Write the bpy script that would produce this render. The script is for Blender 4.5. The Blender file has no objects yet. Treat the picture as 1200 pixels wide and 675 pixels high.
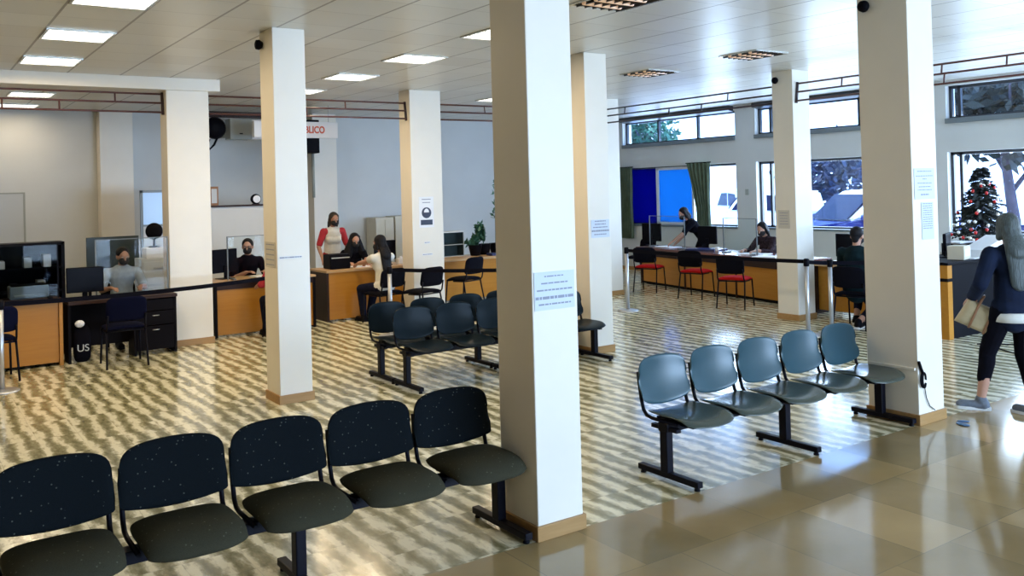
import bpy, bmesh, math, random
from mathutils import Vector, Matrix
random.seed(7)
C = bpy.context.scene.collection
R = math.radians
V = Vector

# ------------------------------------------------------------------ materials
def new_mat(name):
    m = bpy.data.materials.new(name); m.use_nodes = True
    nt = m.node_tree; b = nt.nodes['Principled BSDF']
    return m, nt, b

def mat(name, col, rough=0.5, metal=0.0, var=0.0, scale=8.0, spec=0.5, emit=None, es=1.0, bump=0.0, stretch=None, trans=0.0):
    m, nt, b = new_mat(name)
    b.inputs['Base Color'].default_value = (*col, 1); b.inputs['Roughness'].default_value = rough
    b.inputs['Metallic'].default_value = metal; b.inputs['Specular IOR Level'].default_value = spec
    if emit:
        b.inputs['Emission Color'].default_value = (*emit, 1); b.inputs['Emission Strength'].default_value = es
    if var > 0 or bump > 0:
        tc = nt.nodes.new('ShaderNodeTexCoord'); n = nt.nodes.new('ShaderNodeTexNoise')
        n.inputs['Scale'].default_value = scale; n.inputs['Detail'].default_value = 5
        src = tc.outputs['Object']
        if stretch:
            mp = nt.nodes.new('ShaderNodeMapping'); mp.inputs['Scale'].default_value = stretch
            nt.links.new(src, mp.inputs['Vector']); src = mp.outputs['Vector']
        nt.links.new(src, n.inputs['Vector'])
        if var > 0:
            r = nt.nodes.new('ShaderNodeValToRGB')
            r.color_ramp.elements[0].position = 0.3; r.color_ramp.elements[1].position = 0.7
            r.color_ramp.elements[0].color = (*[max(0, c * (1 - var)) for c in col], 1)
            r.color_ramp.elements[1].color = (*[min(1, c * (1 + var)) for c in col], 1)
            nt.links.new(n.outputs['Fac'], r.inputs['Fac']); nt.links.new(r.outputs['Color'], b.inputs['Base Color'])
        if bump > 0:
            bp = nt.nodes.new('ShaderNodeBump'); bp.inputs['Strength'].default_value = bump; bp.inputs['Distance'].default_value = 0.01
            nt.links.new(n.outputs['Fac'], bp.inputs['Height']); nt.links.new(bp.outputs['Normal'], b.inputs['Normal'])
    return m

def thin_glass(name, tint=(0.95, 0.98, 1.0), refl=0.08):
    m = bpy.data.materials.new(name); m.use_nodes = True; nt = m.node_tree
    for n in list(nt.nodes): nt.nodes.remove(n)
    o = nt.nodes.new('ShaderNodeOutputMaterial'); t = nt.nodes.new('ShaderNodeBsdfTransparent'); g = nt.nodes.new('ShaderNodeBsdfGlossy')
    g.inputs['Roughness'].default_value = 0.02; t.inputs['Color'].default_value = (*tint, 1)
    mx = nt.nodes.new('ShaderNodeMixShader'); mx.inputs['Fac'].default_value = refl
    nt.links.new(t.outputs[0], mx.inputs[1]); nt.links.new(g.outputs[0], mx.inputs[2]); nt.links.new(mx.outputs[0], o.inputs['Surface'])
    return m

def translucent(name, col, tr=0.6):
    m = bpy.data.materials.new(name); m.use_nodes = True; nt = m.node_tree
    for n in list(nt.nodes): nt.nodes.remove(n)
    o = nt.nodes.new('ShaderNodeOutputMaterial'); t = nt.nodes.new('ShaderNodeBsdfTranslucent'); d = nt.nodes.new('ShaderNodeBsdfDiffuse')
    t.inputs['Color'].default_value = (*col, 1); d.inputs['Color'].default_value = (*col, 1)
    mx = nt.nodes.new('ShaderNodeMixShader'); mx.inputs['Fac'].default_value = tr
    nt.links.new(d.outputs[0], mx.inputs[1]); nt.links.new(t.outputs[0], mx.inputs[2]); nt.links.new(mx.outputs[0], o.inputs['Surface'])
    return m

def math_node(nt, op, a, b=None, c=None):
    n = nt.nodes.new('ShaderNodeMath'); n.operation = op
    for i, x in enumerate((a, b, c)):
        if x is None: continue
        if isinstance(x, (int, float)): n.inputs[i].default_value = x
        else: nt.links.new(x, n.inputs[i])
    return n.outputs[0]

def mix_col(nt, fac, a, b, bt='MIX'):
    n = nt.nodes.new('ShaderNodeMix'); n.data_type = 'RGBA'; n.blend_type = bt
    for sock, x in ((n.inputs[0], fac), (n.inputs[6], a), (n.inputs[7], b)):
        if isinstance(x, (int, float)): sock.default_value = x
        elif isinstance(x, tuple): sock.default_value = (*x, 1)
        else: nt.links.new(x, sock)
    return n.outputs[2]

def ceiling_mat():
    m, nt, b = new_mat('ceiling_tiles'); tc = nt.nodes.new('ShaderNodeTexCoord'); sp = nt.nodes.new('ShaderNodeSeparateXYZ')
    nt.links.new(tc.outputs['Object'], sp.inputs[0])
    def line(out, off, w):
        f = math_node(nt, 'FRACT', math_node(nt, 'DIVIDE', math_node(nt, 'SUBTRACT', out, off), 0.61))
        d = math_node(nt, 'ABSOLUTE', math_node(nt, 'SUBTRACT', f, 0.5))
        return math_node(nt, 'GREATER_THAN', d, 0.5 - w / 0.61 / 2)
    lx = line(sp.outputs[0], 0.53, 0.022); ly = line(sp.outputs[1], 0.56, 0.010)
    wn = nt.nodes.new('ShaderNodeTexWhiteNoise'); wn.noise_dimensions = '2D'
    cb = nt.nodes.new('ShaderNodeCombineXYZ')
    nt.links.new(math_node(nt, 'FLOOR', math_node(nt, 'DIVIDE', math_node(nt, 'SUBTRACT', sp.outputs[0], 0.53), 0.61)), cb.inputs[0])
    nt.links.new(math_node(nt, 'FLOOR', math_node(nt, 'DIVIDE', math_node(nt, 'SUBTRACT', sp.outputs[1], 0.56), 0.61)), cb.inputs[1])
    nt.links.new(cb.outputs[0], wn.inputs[0])
    base = mix_col(nt, wn.outputs['Value'], (0.68, 0.66, 0.61), (0.75, 0.74, 0.70))
    c1 = mix_col(nt, math_node(nt, 'MULTIPLY', ly, 0.45), base, (0.22, 0.2, 0.17))
    c2 = mix_col(nt, math_node(nt, 'MULTIPLY', lx, 0.75), c1, (0.16, 0.13, 0.10))
    nt.links.new(c2, b.inputs['Base Color']); b.inputs['Roughness'].default_value = 0.34; b.inputs['Specular IOR Level'].default_value = 0.35
    return m

def stripe_floor_mat():
    m, nt, b = new_mat('striped_floor_tile'); tc = nt.nodes.new('ShaderNodeTexCoord'); sp = nt.nodes.new('ShaderNodeSeparateXYZ')
    nt.links.new(tc.outputs['Object'], sp.inputs[0])
    T = 0.305
    ix = math_node(nt, 'FLOOR', math_node(nt, 'DIVIDE', sp.outputs[0], T)); iy = math_node(nt, 'FLOOR', math_node(nt, 'DIVIDE', math_node(nt, 'SUBTRACT', sp.outputs[1], 4.08), T))
    cb = nt.nodes.new('ShaderNodeCombineXYZ'); nt.links.new(ix, cb.inputs[0]); nt.links.new(iy, cb.inputs[1])
    wn = nt.nodes.new('ShaderNodeTexWhiteNoise'); wn.noise_dimensions = '2D'; nt.links.new(cb.outputs[0], wn.inputs[0])
    mp = nt.nodes.new('ShaderNodeMapping'); mp.inputs['Scale'].default_value = (7.0, 2.6, 1); nt.links.new(tc.outputs['Object'], mp.inputs['Vector'])
    # tile offset so veins break at the seams
    va = nt.nodes.new('ShaderNodeVectorMath'); va.operation = 'ADD'
    vs = nt.nodes.new('ShaderNodeVectorMath'); vs.operation = 'SCALE'; vs.inputs['Scale'].default_value = 9.0
    nt.links.new(wn.outputs['Color'], vs.inputs[0]); nt.links.new(mp.outputs[0], va.inputs[0]); nt.links.new(vs.outputs[0], va.inputs[1])
    nz = nt.nodes.new('ShaderNodeTexNoise'); nz.inputs['Scale'].default_value = 1.0; nz.inputs['Detail'].default_value = 4; nz.inputs['Roughness'].default_value = 0.6
    nt.links.new(va.outputs[0], nz.inputs['Vector'])
    # wave across X, period 0.1525
    ph = math_node(nt, 'ADD', math_node(nt, 'DIVIDE', sp.outputs[0], T / 2), math_node(nt, 'MULTIPLY', math_node(nt, 'SUBTRACT', nz.outputs['Fac'], 0.5), 1.15))
    ph = math_node(nt, 'ADD', ph, math_node(nt, 'MULTIPLY', wn.outputs['Value'], 0.35))
    sn = math_node(nt, 'MULTIPLY_ADD', math_node(nt, 'SINE', math_node(nt, 'MULTIPLY', ph, 2 * math.pi)), 0.5, 0.5)
    n2 = nt.nodes.new('ShaderNodeTexNoise'); n2.inputs['Scale'].default_value = 1.0; n2.inputs['Detail'].default_value = 6; n2.inputs['Roughness'].default_value = 0.65
    mp2 = nt.nodes.new('ShaderNodeMapping'); mp2.inputs['Scale'].default_value = (26, 9, 1); nt.links.new(tc.outputs['Object'], mp2.inputs['Vector']); nt.links.new(mp2.outputs[0], n2.inputs['Vector'])
    fac = math_node(nt, 'ADD', math_node(nt, 'MULTIPLY', sn, 0.70), math_node(nt, 'MULTIPLY', math_node(nt, 'SUBTRACT', n2.outputs['Fac'], 0.34), 1.25))
    r = nt.nodes.new('ShaderNodeValToRGB'); e = r.color_ramp.elements
    e[0].position = 0.12; e[0].color = (0.20, 0.185, 0.095, 1); e[1].position = 0.84; e[1].color = (0.92, 0.885, 0.68, 1)
    k = r.color_ramp.elements.new(0.45); k.color = (0.37, 0.35, 0.21, 1); k = r.color_ramp.elements.new(0.66); k.color = (0.62, 0.585, 0.41, 1)
    nt.links.new(fac, r.inputs['Fac'])
    fx = math_node(nt, 'FRACT', math_node(nt, 'DIVIDE', sp.outputs[0], T)); fy = math_node(nt, 'FRACT', math_node(nt, 'DIVIDE', math_node(nt, 'SUBTRACT', sp.outputs[1], 4.08), T))
    gx = math_node(nt, 'LESS_THAN', fx, 0.012); gy = math_node(nt, 'LESS_THAN', fy, 0.02)
    c = mix_col(nt, math_node(nt, 'MULTIPLY', math_node(nt, 'MAXIMUM', gx, gy), 0.22), r.outputs['Color'], (0.16, 0.15, 0.09))
    nt.links.new(c, b.inputs['Base Color']); b.inputs['Roughness'].default_value = 0.16; b.inputs['Specular IOR Level'].default_value = 0.8
    return m

def brown_floor_mat():
    m, nt, b = new_mat('polished_brown_tile'); tc = nt.nodes.new('ShaderNodeTexCoord')
    mp = nt.nodes.new('ShaderNodeMapping'); mp.inputs['Location'].default_value = (0.265, -2.67, 0); nt.links.new(tc.outputs['Object'], mp.inputs['Vector'])
    br = nt.nodes.new('ShaderNodeTexBrick'); br.offset = 0.5; br.inputs['Scale'].default_value = 1.0; br.inputs['Mortar Size'].default_value = 0.003
    br.inputs['Brick Width'].default_value = 0.49; br.inputs['Row Height'].default_value = 0.79; br.inputs['Bias'].default_value = 0.0
    br.inputs['Color1'].default_value = (0.54, 0.375, 0.165, 1); br.inputs['Color2'].default_value = (0.235, 0.17, 0.075, 1); br.inputs['Mortar'].default_value = (0.20, 0.155, 0.085, 1)
    nt.links.new(mp.outputs[0], br.inputs['Vector'])
    n = nt.nodes.new('ShaderNodeTexNoise'); n.inputs['Scale'].default_value = 2.2; n.inputs['Detail'].default_value = 6
    nt.links.new(tc.outputs['Object'], n.inputs['Vector'])
    c = mix_col(nt, 0.4, br.outputs['Color'], mix_col(nt, n.outputs['Fac'], (0.12, 0.09, 0.045), (0.58, 0.45, 0.25)), 'MIX')
    nt.links.new(c, b.inputs['Base Color']); b.inputs['Roughness'].default_value = 0.11; b.inputs['Specular IOR Level'].default_value = 0.75
    return m

def speck_fabric(name, base, speck, thresh=0.70):
    m, nt, b = new_mat(name); tc = nt.nodes.new('ShaderNodeTexCoord')
    v = nt.nodes.new('ShaderNodeTexVoronoi'); v.inputs['Scale'].default_value = 34
    nt.links.new(tc.outputs['Object'], v.inputs['Vector'])
    spk = math_node(nt, 'LESS_THAN', v.outputs['Distance'], 0.13)
    n = nt.nodes.new('ShaderNodeTexNoise'); n.inputs['Scale'].default_value = 260; nt.links.new(tc.outputs['Object'], n.inputs['Vector'])
    c0 = mix_col(nt, n.outputs['Fac'], tuple(c * 0.6 for c in base), tuple(c * 1.4 for c in base))
    c = mix_col(nt, math_node(nt, 'MULTIPLY', spk, 0.75), c0, speck)
    nt.links.new(c, b.inputs['Base Color']); b.inputs['Roughness'].default_value = 0.9; b.inputs['Specular IOR Level'].default_value = 0.05
    return m

def wood_mat(name, c1, c2, rough=0.35, axis='x'):
    m, nt, b = new_mat(name); tc = nt.nodes.new('ShaderNodeTexCoord'); mp = nt.nodes.new('ShaderNodeMapping')
    mp.inputs['Scale'].default_value = {'x': (1.2, 9, 14), 'z': (12, 12, 1.0)}[axis]
    n = nt.nodes.new('ShaderNodeTexNoise'); n.inputs['Scale'].default_value = 2.0; n.inputs['Detail'].default_value = 6; n.inputs['Distortion'].default_value = 0.6
    nt.links.new(tc.outputs['Object'], mp.inputs['Vector']); nt.links.new(mp.outputs[0], n.inputs['Vector'])
    nt.links.new(mix_col(nt, n.outputs['Fac'], c1, c2), b.inputs['Base Color']); b.inputs['Roughness'].default_value = rough; b.inputs['Specular IOR Level'].default_value = 0.25
    return m

M = {}
M['wall'] = mat('painted_wall', (0.63, 0.64, 0.63), 0.7, var=0.05, scale=1.1)
M['wall_beige'] = mat('beige_wall', (0.42, 0.27, 0.13), 0.7)
M['column'] = mat('column_paint', (0.79, 0.745, 0.66), 0.45, var=0.025, scale=2.5)
M['skirt'] = wood_mat('skirting_wood', (0.30, 0.16, 0.055), (0.46, 0.28, 0.12), 0.4)
M['ceiling'] = ceiling_mat(); M['stripe'] = stripe_floor_mat(); M['brown'] = brown_floor_mat()
M['navy_fabric'] = speck_fabric('navy_speckled_fabric', (0.006, 0.0085, 0.0105), (0.085, 0.09, 0.08))
M['seat_fabric'] = speck_fabric('charcoal_speckled_fabric', (0.042, 0.040, 0.026), (0.11, 0.11, 0.08))
M['teal_plastic'] = mat('teal_plastic', (0.022, 0.066, 0.090), 0.3, spec=0.4, var=0.08, scale=4)
M['teal_seat'] = mat('grey_green_plastic', (0.055, 0.072, 0.062), 0.2, spec=0.6, var=0.08, scale=4)
M['dark_plastic'] = mat('dark_navy_plastic', (0.003, 0.009, 0.014), 0.34, spec=0.1)
M['black_metal'] = mat('black_metal', (0.004, 0.004, 0.009), 0.42, spec=0.1)
M['black_fabric'] = mat('black_fabric', (0.004, 0.004, 0.008), 0.9, spec=0.08)
M['blue_fabric'] = mat('navy_blue_fabric', (0.003, 0.004, 0.018), 0.9, spec=0.08)
M['red_fabric'] = mat('red_fabric', (0.52, 0.012, 0.012), 0.9, spec=0.08)
M['black'] = mat('black_plastic', (0.004, 0.004, 0.007), 0.5, spec=0.06)
M['screen'] = mat('dark_screen', (0.003, 0.003, 0.006), 0.3, spec=0.06)
M['darkwood'] = mat('black_brown_laminate', (0.006, 0.005, 0.007), 0.55, spec=0.05)
M['desk_dark'] = wood_mat('dark_brown_wood', (0.022, 0.010, 0.008), (0.042, 0.018, 0.013), 0.55)
M['desk_wood'] = wood_mat('orange_wood', (0.42, 0.17, 0.018), (0.52, 0.235, 0.034), 0.32, 'x')
M['desk_top'] = wood_mat('pale_wood_top', (0.45, 0.28, 0.13), (0.58, 0.38, 0.2), 0.3)
M['counter_top'] = mat('reddish_brown_top', (0.20, 0.085, 0.075), 0.16, spec=0.6, var=0.15, scale=3)
M['steel'] = mat('brushed_steel', (0.55, 0.56, 0.58), 0.38, metal=0.75)
M['edge'] = mat('clear_screen_edge', (0.16, 0.18, 0.19), 0.4, spec=0.2)
M['white'] = mat('white_paper', (0.8, 0.81, 0.84), 0.6)
M['paper'] = mat('pale_paper', (0.60, 0.67, 0.80), 0.6)
M['ink'] = mat('grey_ink', (0.26, 0.28, 0.36), 0.7)
M['ink_dark'] = mat('dark_ink', (0.03, 0.04, 0.08), 0.6)
M['ink_red'] = mat('orange_red_ink', (0.60, 0.10, 0.045), 0.6)
M['rail'] = mat('dark_red_pipe', (0.10, 0.035, 0.03), 0.4)
M['rail_dark'] = mat('dark_brown_pipe', (0.035, 0.02, 0.025), 0.4)
M['frame'] = mat('dark_window_frame', (0.03, 0.035, 0.045), 0.35)
M['frame_grey'] = mat('grey_window_frame', (0.16, 0.19, 0.21), 0.4)
M['frame_white'] = mat('pale_window_frame', (0.7, 0.75, 0.8), 0.4)
M['glass'] = thin_glass('window_glass', refl=0.04); M['acrylic'] = thin_glass('clear_acrylic', (0.93, 0.96, 0.97), 0.006)
M['acrylic_dark'] = thin_glass('smoked_acrylic', (0.55, 0.6, 0.62), 0.006)
M['curtain'] = mat('olive_curtain', (0.085, 0.115, 0.07), 0.85, var=0.2, scale=6)
M['blue_deep'] = translucent('deep_blue_panel', (0.006, 0.009, 0.17)); M['blue_light'] = translucent('light_blue_panel', (0.035, 0.20, 0.40), 0.6)
M['grey'] = mat('grey_metal', (0.34, 0.36, 0.33), 0.5); M['lgrey'] = mat('light_grey', (0.55, 0.57, 0.58), 0.5)
M['cream'] = mat('cream_metal', (0.60, 0.55, 0.43), 0.5, var=0.06, scale=4)
M['green_board'] = mat('dark_green_board', (0.015, 0.025, 0.02), 0.4)
M['skin'] = mat('skin', (0.50, 0.27, 0.19), 0.55, var=0.06, scale=10); M['skin2'] = mat('skin_tan', (0.40, 0.20, 0.13), 0.55, var=0.06, scale=10)
M['hair_black'] = mat('black_hair', (0.006, 0.005, 0.007), 0.6, spec=0.2, var=0.4, scale=40, stretch=(6, 6, 0.6), bump=0.5)
M['hair_grey'] = mat('grey_hair', (0.055, 0.07, 0.07), 0.55, var=0.5, scale=22, stretch=(5, 5, 0.5), bump=0.7)
M['hair_brown'] = mat('brown_hair', (0.03, 0.018, 0.012), 0.5, var=0.4, scale=40, stretch=(6, 6, 0.6), bump=0.5)
M['c_black'] = mat('black_cloth', (0.004, 0.004, 0.008), 0.95, spec=0.08, var=0.3, scale=20)
M['c_navy'] = mat('navy_cloth', (0.006, 0.011, 0.030), 0.85, spec=0.15, var=0.3, scale=9)
M['c_grey'] = mat('grey_cloth', (0.32, 0.36, 0.40), 0.8, var=0.12, scale=20)
M['c_white'] = mat('white_cloth', (0.68, 0.67, 0.62), 0.8, var=0.08, scale=14)
M['c_red'] = mat('red_cloth', (0.42, 0.02, 0.03), 0.8, var=0.15, scale=14)
M['c_teal'] = mat('dark_teal_cloth', (0.005, 0.015, 0.020), 0.9, spec=0.1, var=0.3, scale=12)
M['c_plaid'] = mat('dark_plaid_cloth', (0.035, 0.022, 0.028), 0.9, spec=0.1, var=0.7, scale=30)
M['c_jean'] = mat('dark_denim', (0.007, 0.009, 0.026), 0.9, spec=0.1, var=0.3, scale=20)
M['mask_black'] = mat('dark_face_mask', (0.012, 0.011, 0.014), 0.8)
M['mask_pale'] = mat('pale_face_mask', (0.50, 0.58, 0.66), 0.8)
M['eye'] = mat('eye', (0.02, 0.015, 0.015), 0.2); M['lip'] = mat('lip', (0.36, 0.11, 0.10), 0.5)
M['shoe_grey'] = mat('blue_grey_sneaker', (0.13, 0.155, 0.20), 0.7, var=0.2, scale=30); M['sole'] = mat('white_sole', (0.72, 0.73, 0.74), 0.5)
M['bag'] = mat('beige_bag', (0.47, 0.38, 0.23), 0.7, var=0.1, scale=12); M['bag_strap'] = mat('brown_strap', (0.27, 0.13, 0.06), 0.6)
M['leaf_dark'] = mat('dark_leaf', (0.005, 0.012, 0.011), 0.6, var=0.4, scale=9); M['leaf'] = mat('green_leaf', (0.025, 0.10, 0.055), 0.55, var=0.5, scale=3)
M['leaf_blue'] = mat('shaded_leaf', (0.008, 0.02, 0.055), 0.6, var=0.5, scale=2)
M['bark'] = mat('bark', (0.05, 0.045, 0.07), 0.9, var=0.4, scale=14)
M['ball_red'] = mat('red_bauble', (0.6, 0.02, 0.02), 0.15, spec=0.8); M['ball_white'] = mat('silver_bauble', (0.85, 0.85, 0.8), 0.2, metal=0.4)
M['car_blue'] = mat('blue_car_paint', (0.006, 0.012, 0.10), 0.2, spec=0.4); M['car_white'] = mat('white_car_paint', (0.75, 0.78, 0.85), 0.2)
M['car_glass'] = mat('car_glass', (0.002, 0.003, 0.022), 0.3, spec=0.06); M['tyre'] = mat('tyre', (0.012, 0.012, 0.015), 0.8)
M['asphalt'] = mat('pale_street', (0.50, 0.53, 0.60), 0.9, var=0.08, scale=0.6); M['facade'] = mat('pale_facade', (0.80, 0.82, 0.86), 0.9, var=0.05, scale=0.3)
M['orange_glow'] = mat('tube_reflection_glow', (0.75, 0.50, 0.33), 0.3, emit=(1.0, 0.62, 0.36), es=0.22)  # faint emission stands in for orange reflections on the unlit tubes
M['lamp'] = mat('lit_diffuser', (0.9, 0.9, 0.85), 0.5, emit=(1.0, 0.97, 0.88), es=3.4)
M['louvre'] = mat('dark_louvre', (0.03, 0.03, 0.035), 0.3); M['alu'] = mat('bright_reflector', (0.6, 0.6, 0.55), 0.25, metal=0.6)
M['interior_sky'] = mat('glazing_painted_light', (0.30, 0.48, 0.78), 0.25, spec=0.6)  # blue light in the interior glazing is put into the pane colour
M['debris'] = mat('blue_wrapper', (0.03, 0.10, 0.22), 0.4); M['socket'] = mat('beige_socket', (0.55, 0.52, 0.46), 0.5)
M['soil'] = mat('soil', (0.03, 0.02, 0.015), 0.9); M['laptop_blue'] = mat('dark_blue_folder', (0.012, 0.02, 0.09), 0.3)

# ------------------------------------------------------------------ mesh helpers
class MB:
    def __init__(s): s.bm = bmesh.new(); s.mi = 0
    def _new(s, verts):
        fs = {f for v in verts for f in v.link_faces}
        for f in fs: f.material_index = s.mi
    def box(s, x0, x1, y0, y1, z0, z1, bev=0.0, seg=2, mat4=None):
        r = bmesh.ops.create_cube(s.bm, size=1.0); vs = r['verts']
        T = Matrix.Translation(((x0 + x1) / 2, (y0 + y1) / 2, (z0 + z1) / 2)) @ Matrix.Diagonal((abs(x1 - x0), abs(y1 - y0), abs(z1 - z0), 1))
        if mat4: T = mat4 @ T
        bmesh.ops.transform(s.bm, matrix=T, verts=vs); s._new(vs)
        if bev > 0:
            es = list({e for v in vs for e in v.link_edges})
            q = bmesh.ops.bevel(s.bm, geom=es, offset=bev, segments=seg, affect='EDGES', profile=0.5)
            for f in q['faces']: f.material_index = s.mi
        return s
    def ring(s, c, u, v, r, n=12, flat=1.0):
        return [s.bm.verts.new(c + u * (r * math.cos(2 * math.pi * i / n)) + v * (r * flat * math.sin(2 * math.pi * i / n))) for i in range(n)]
    def bridge(s, a, b):
        n = len(a)
        for i in range(n):
            f = s.bm.faces.new((a[i], a[(i + 1) % n], b[(i + 1) % n], b[i])); f.material_index = s.mi; f.smooth = True
    def cap(s, a, rev=False):
        f = s.bm.faces.new(list(reversed(a)) if rev else a); f.material_index = s.mi
    def tube(s, pts, r, n=8, flat=1.0, side=None):
        pts = [V(p) for p in pts]; rs = r if isinstance(r, (list, tuple)) else [r] * len(pts); prev = None; first = None
        u = None
        for i, p in enumerate(pts):
            d = ((pts[min(i + 1, len(pts) - 1)] - p).normalized() + (p - pts[max(i - 1, 0)]).normalized())
            if d.length < 1e-6: d = pts[min(i + 1, len(pts) - 1)] - pts[max(i - 1, 0)]
            d.normalize()
            if u is None:
                ref = V(side) if side else (V((0, 0, 1)) if abs(d.z) < 0.9 else V((1, 0, 0)))
                u = (ref - d * ref.dot(d)).normalized()
            else: u = (u - d * u.dot(d)).normalized()
            w = d.cross(u)
            k = s.ring(p, u, w, rs[i], n, flat)
            if prev: s.bridge(prev, k)
            else: first = k
            prev = k
        s.cap(first, True); s.cap(prev); return s
    def cyl(s, a, b, r, r2=None, n=16): return s.tube([a, b], [r, r if r2 is None else r2], n)
    def lathe(s, prof, c=(0, 0, 0), n=24, axis='z'):
        c = V(c); prev = None; ax = {'z': (V((1, 0, 0)), V((0, 1, 0)), V((0, 0, 1))), 'y': (V((0, 0, 1)), V((1, 0, 0)), V((0, 1, 0))), 'x': (V((0, 1, 0)), V((0, 0, 1)), V((1, 0, 0)))}[axis]
        for i, (r, h) in enumerate(prof):
            k = s.ring(c + ax[2] * h, ax[0], ax[1], max(r, 1e-4), n)
            if prev: s.bridge(prev, k)
            else: s.cap(k, True)
            prev = k
        s.cap(prev); return s
    def capsule(s, a, b, ra, rb, flat=1.0, side=None, n=12):
        a, b = V(a), V(b); d = b - a; L = d.length; d = d.normalized() if L > 1e-6 else V((0, 0, 1))
        ref = V(side) if side else (V((1, 0, 0)) if abs(d.x) < 0.9 else V((0, 1, 0)))
        u = (ref - d * ref.dot(d)).normalized(); w = d.cross(u); prev = None
        seq = [(a - d * (ra * math.sin(t)), ra * math.cos(t)) for t in (1.4, 1.0, 0.5)] + [(a, ra), (b, rb)] + [(b + d * (rb * math.sin(t)), rb * math.cos(t)) for t in (0.5, 1.0, 1.4)]
        first = None
        for c, r in seq:
            k = s.ring(c, u, w, r, n, flat)
            if prev: s.bridge(prev, k)
            else: first = k
            prev = k
        s.cap(first, True); s.cap(prev); return s
    def ell(s, c, rx, ry, rz, rot=None, n=16):
        r = bmesh.ops.create_uvsphere(s.bm, u_segments=n, v_segments=max(6, n // 2 + 2), radius=1.0)
        T = Matrix.Translation(V(c)) @ (rot.to_4x4() if rot else Matrix.Identity(4)) @ Matrix.Diagonal((rx, ry, rz, 1))
        bmesh.ops.transform(s.bm, matrix=T, verts=r['verts']); s._new(r['verts'])
        for v in r['verts']:
            for f in v.link_faces: f.smooth = True
        return s
    def prism(s, pts2, lo, hi, axis='y', bev=0.0):
        # polygon in the two other axes, extruded along axis
        mk = {'y': lambda p, h: (p[0], h, p[1]), 'x': lambda p, h: (h, p[0], p[1]), 'z': lambda p, h: (p[0], p[1], h)}[axis]
        a = [s.bm.verts.new(mk(p, lo)) for p in pts2]; b = [s.bm.verts.new(mk(p, hi)) for p in pts2]; n = len(a); fs = []
        for i in range(n): fs.append(s.bm.faces.new((a[i], a[(i + 1) % n], b[(i + 1) % n], b[i])))
        fs.append(s.bm.faces.new(list(reversed(a)))); fs.append(s.bm.faces.new(b))
        for f in fs: f.material_index = s.mi
        if bev > 0:
            es = list({e for f in fs for e in f.edges})
            q = bmesh.ops.bevel(s.bm, geom=es, offset=bev, segments=2, affect='EDGES')
            for f in q['faces']: f.material_index = s.mi
        return s
    def pillow(s, fn, T, ns=20, nt=14, q=6.0):
        # fn(s,t)->(pos, normal) for s,t in [-1,1]; closed padded sheet of thickness T
        def grid(sgn):
            g = []
            for i in range(ns + 1):
                a = math.sin(math.pi / 2 * (-1 + 2 * i / ns)); row = []
                for j in range(nt + 1):
                    b = math.sin(math.pi / 2 * (-1 + 2 * j / nt)); p, n = fn(a, b)
                    e = math.sqrt(max(0, 1 - abs(a) ** q)) * math.sqrt(max(0, 1 - abs(b) ** q))
                    row.append(s.bm.verts.new(V(p) + V(n) * (sgn * T / 2 * e)))
                g.append(row)
            for i in range(ns):
                for j in range(nt):
                    vs = (g[i][j], g[i + 1][j], g[i + 1][j + 1], g[i][j + 1])
                    f = s.bm.faces.new(vs if sgn > 0 else tuple(reversed(vs))); f.smooth = True; f.material_index = s.mi
            return g
        grid(1); grid(-1)
        bmesh.ops.remove_doubles(s.bm, verts=s.bm.verts, dist=1e-5); return s
    def build(s, name, m, parent=None, smooth=False, loc=None):
        bmesh.ops.recalc_face_normals(s.bm, faces=s.bm.faces)
        me = bpy.data.meshes.new(name); s.bm.to_mesh(me); s.bm.free()
        if smooth:
            for p in me.polygons: p.use_smooth = True
        for x in (m if isinstance(m, list) else [m]): me.materials.append(x)
        o = bpy.data.objects.new(name, me); C.objects.link(o)
        if parent: o.parent = parent
        if loc: o.location = loc
        return o

def tag(o, label, cat, group=None):
    o['label'] = label; o['category'] = cat
    if group: o['group'] = group
    return o
def thing(name, label, cat, loc=(0, 0, 0), rotz=0, group=None):
    o = bpy.data.objects.new(name, None); o.empty_display_size = 0.1; C.objects.link(o)
    o.location = loc; o.rotation_euler = (0, 0, R(rotz)); return tag(o, label, cat, group)
def struct(name, mb, m, parent=None):
    o = mb.build(name, m, parent); o['kind'] = 'structure'; return o
def dup(root, label=None, loc=None, rotz=None, group=None):
    def cp(o, par):
        c = o.copy(); C.objects.link(c)
        if par: c.parent = par
        for ch in list(o.children): cp(ch, c)
        return c
    r = cp(root, None)
    if loc is not None: r.location = loc
    if rotz is not None: r.rotation_euler = (0, 0, R(rotz))
    if label: r['label'] = label
    if group: r['group'] = group
    return r

# ------------------------------------------------------------------ camera (solved from the column grid)
cd = bpy.data.cameras.new('camera'); cam = bpy.data.objects.new('camera', cd); C.objects.link(cam)
yaw, pitch, roll = R(55.29257), R(0.64411), R(-1.51690)
f = V((math.cos(yaw) * math.cos(pitch), math.sin(yaw) * math.cos(pitch), math.sin(pitch)))
r0 = V((math.sin(yaw), -math.cos(yaw), 0)); u0 = r0.cross(f)
rr = r0 * math.cos(roll) + u0 * math.sin(roll); uu = -r0 * math.sin(roll) + u0 * math.cos(roll)
mw = Matrix((rr, uu, -f)).transposed().to_4x4(); mw.translation = (0, 0, 1.9635); cam.matrix_world = mw
cd.sensor_width = 36; cd.lens = 1045.449 / 1200 * 36; cd.shift_x = -3.6485 / 1200; cd.shift_y = -127.685 / 1200; cd.clip_end = 300
bpy.context.scene.camera = cam

H = 3.55
XW, YB = 14.1, 17.4
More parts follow.
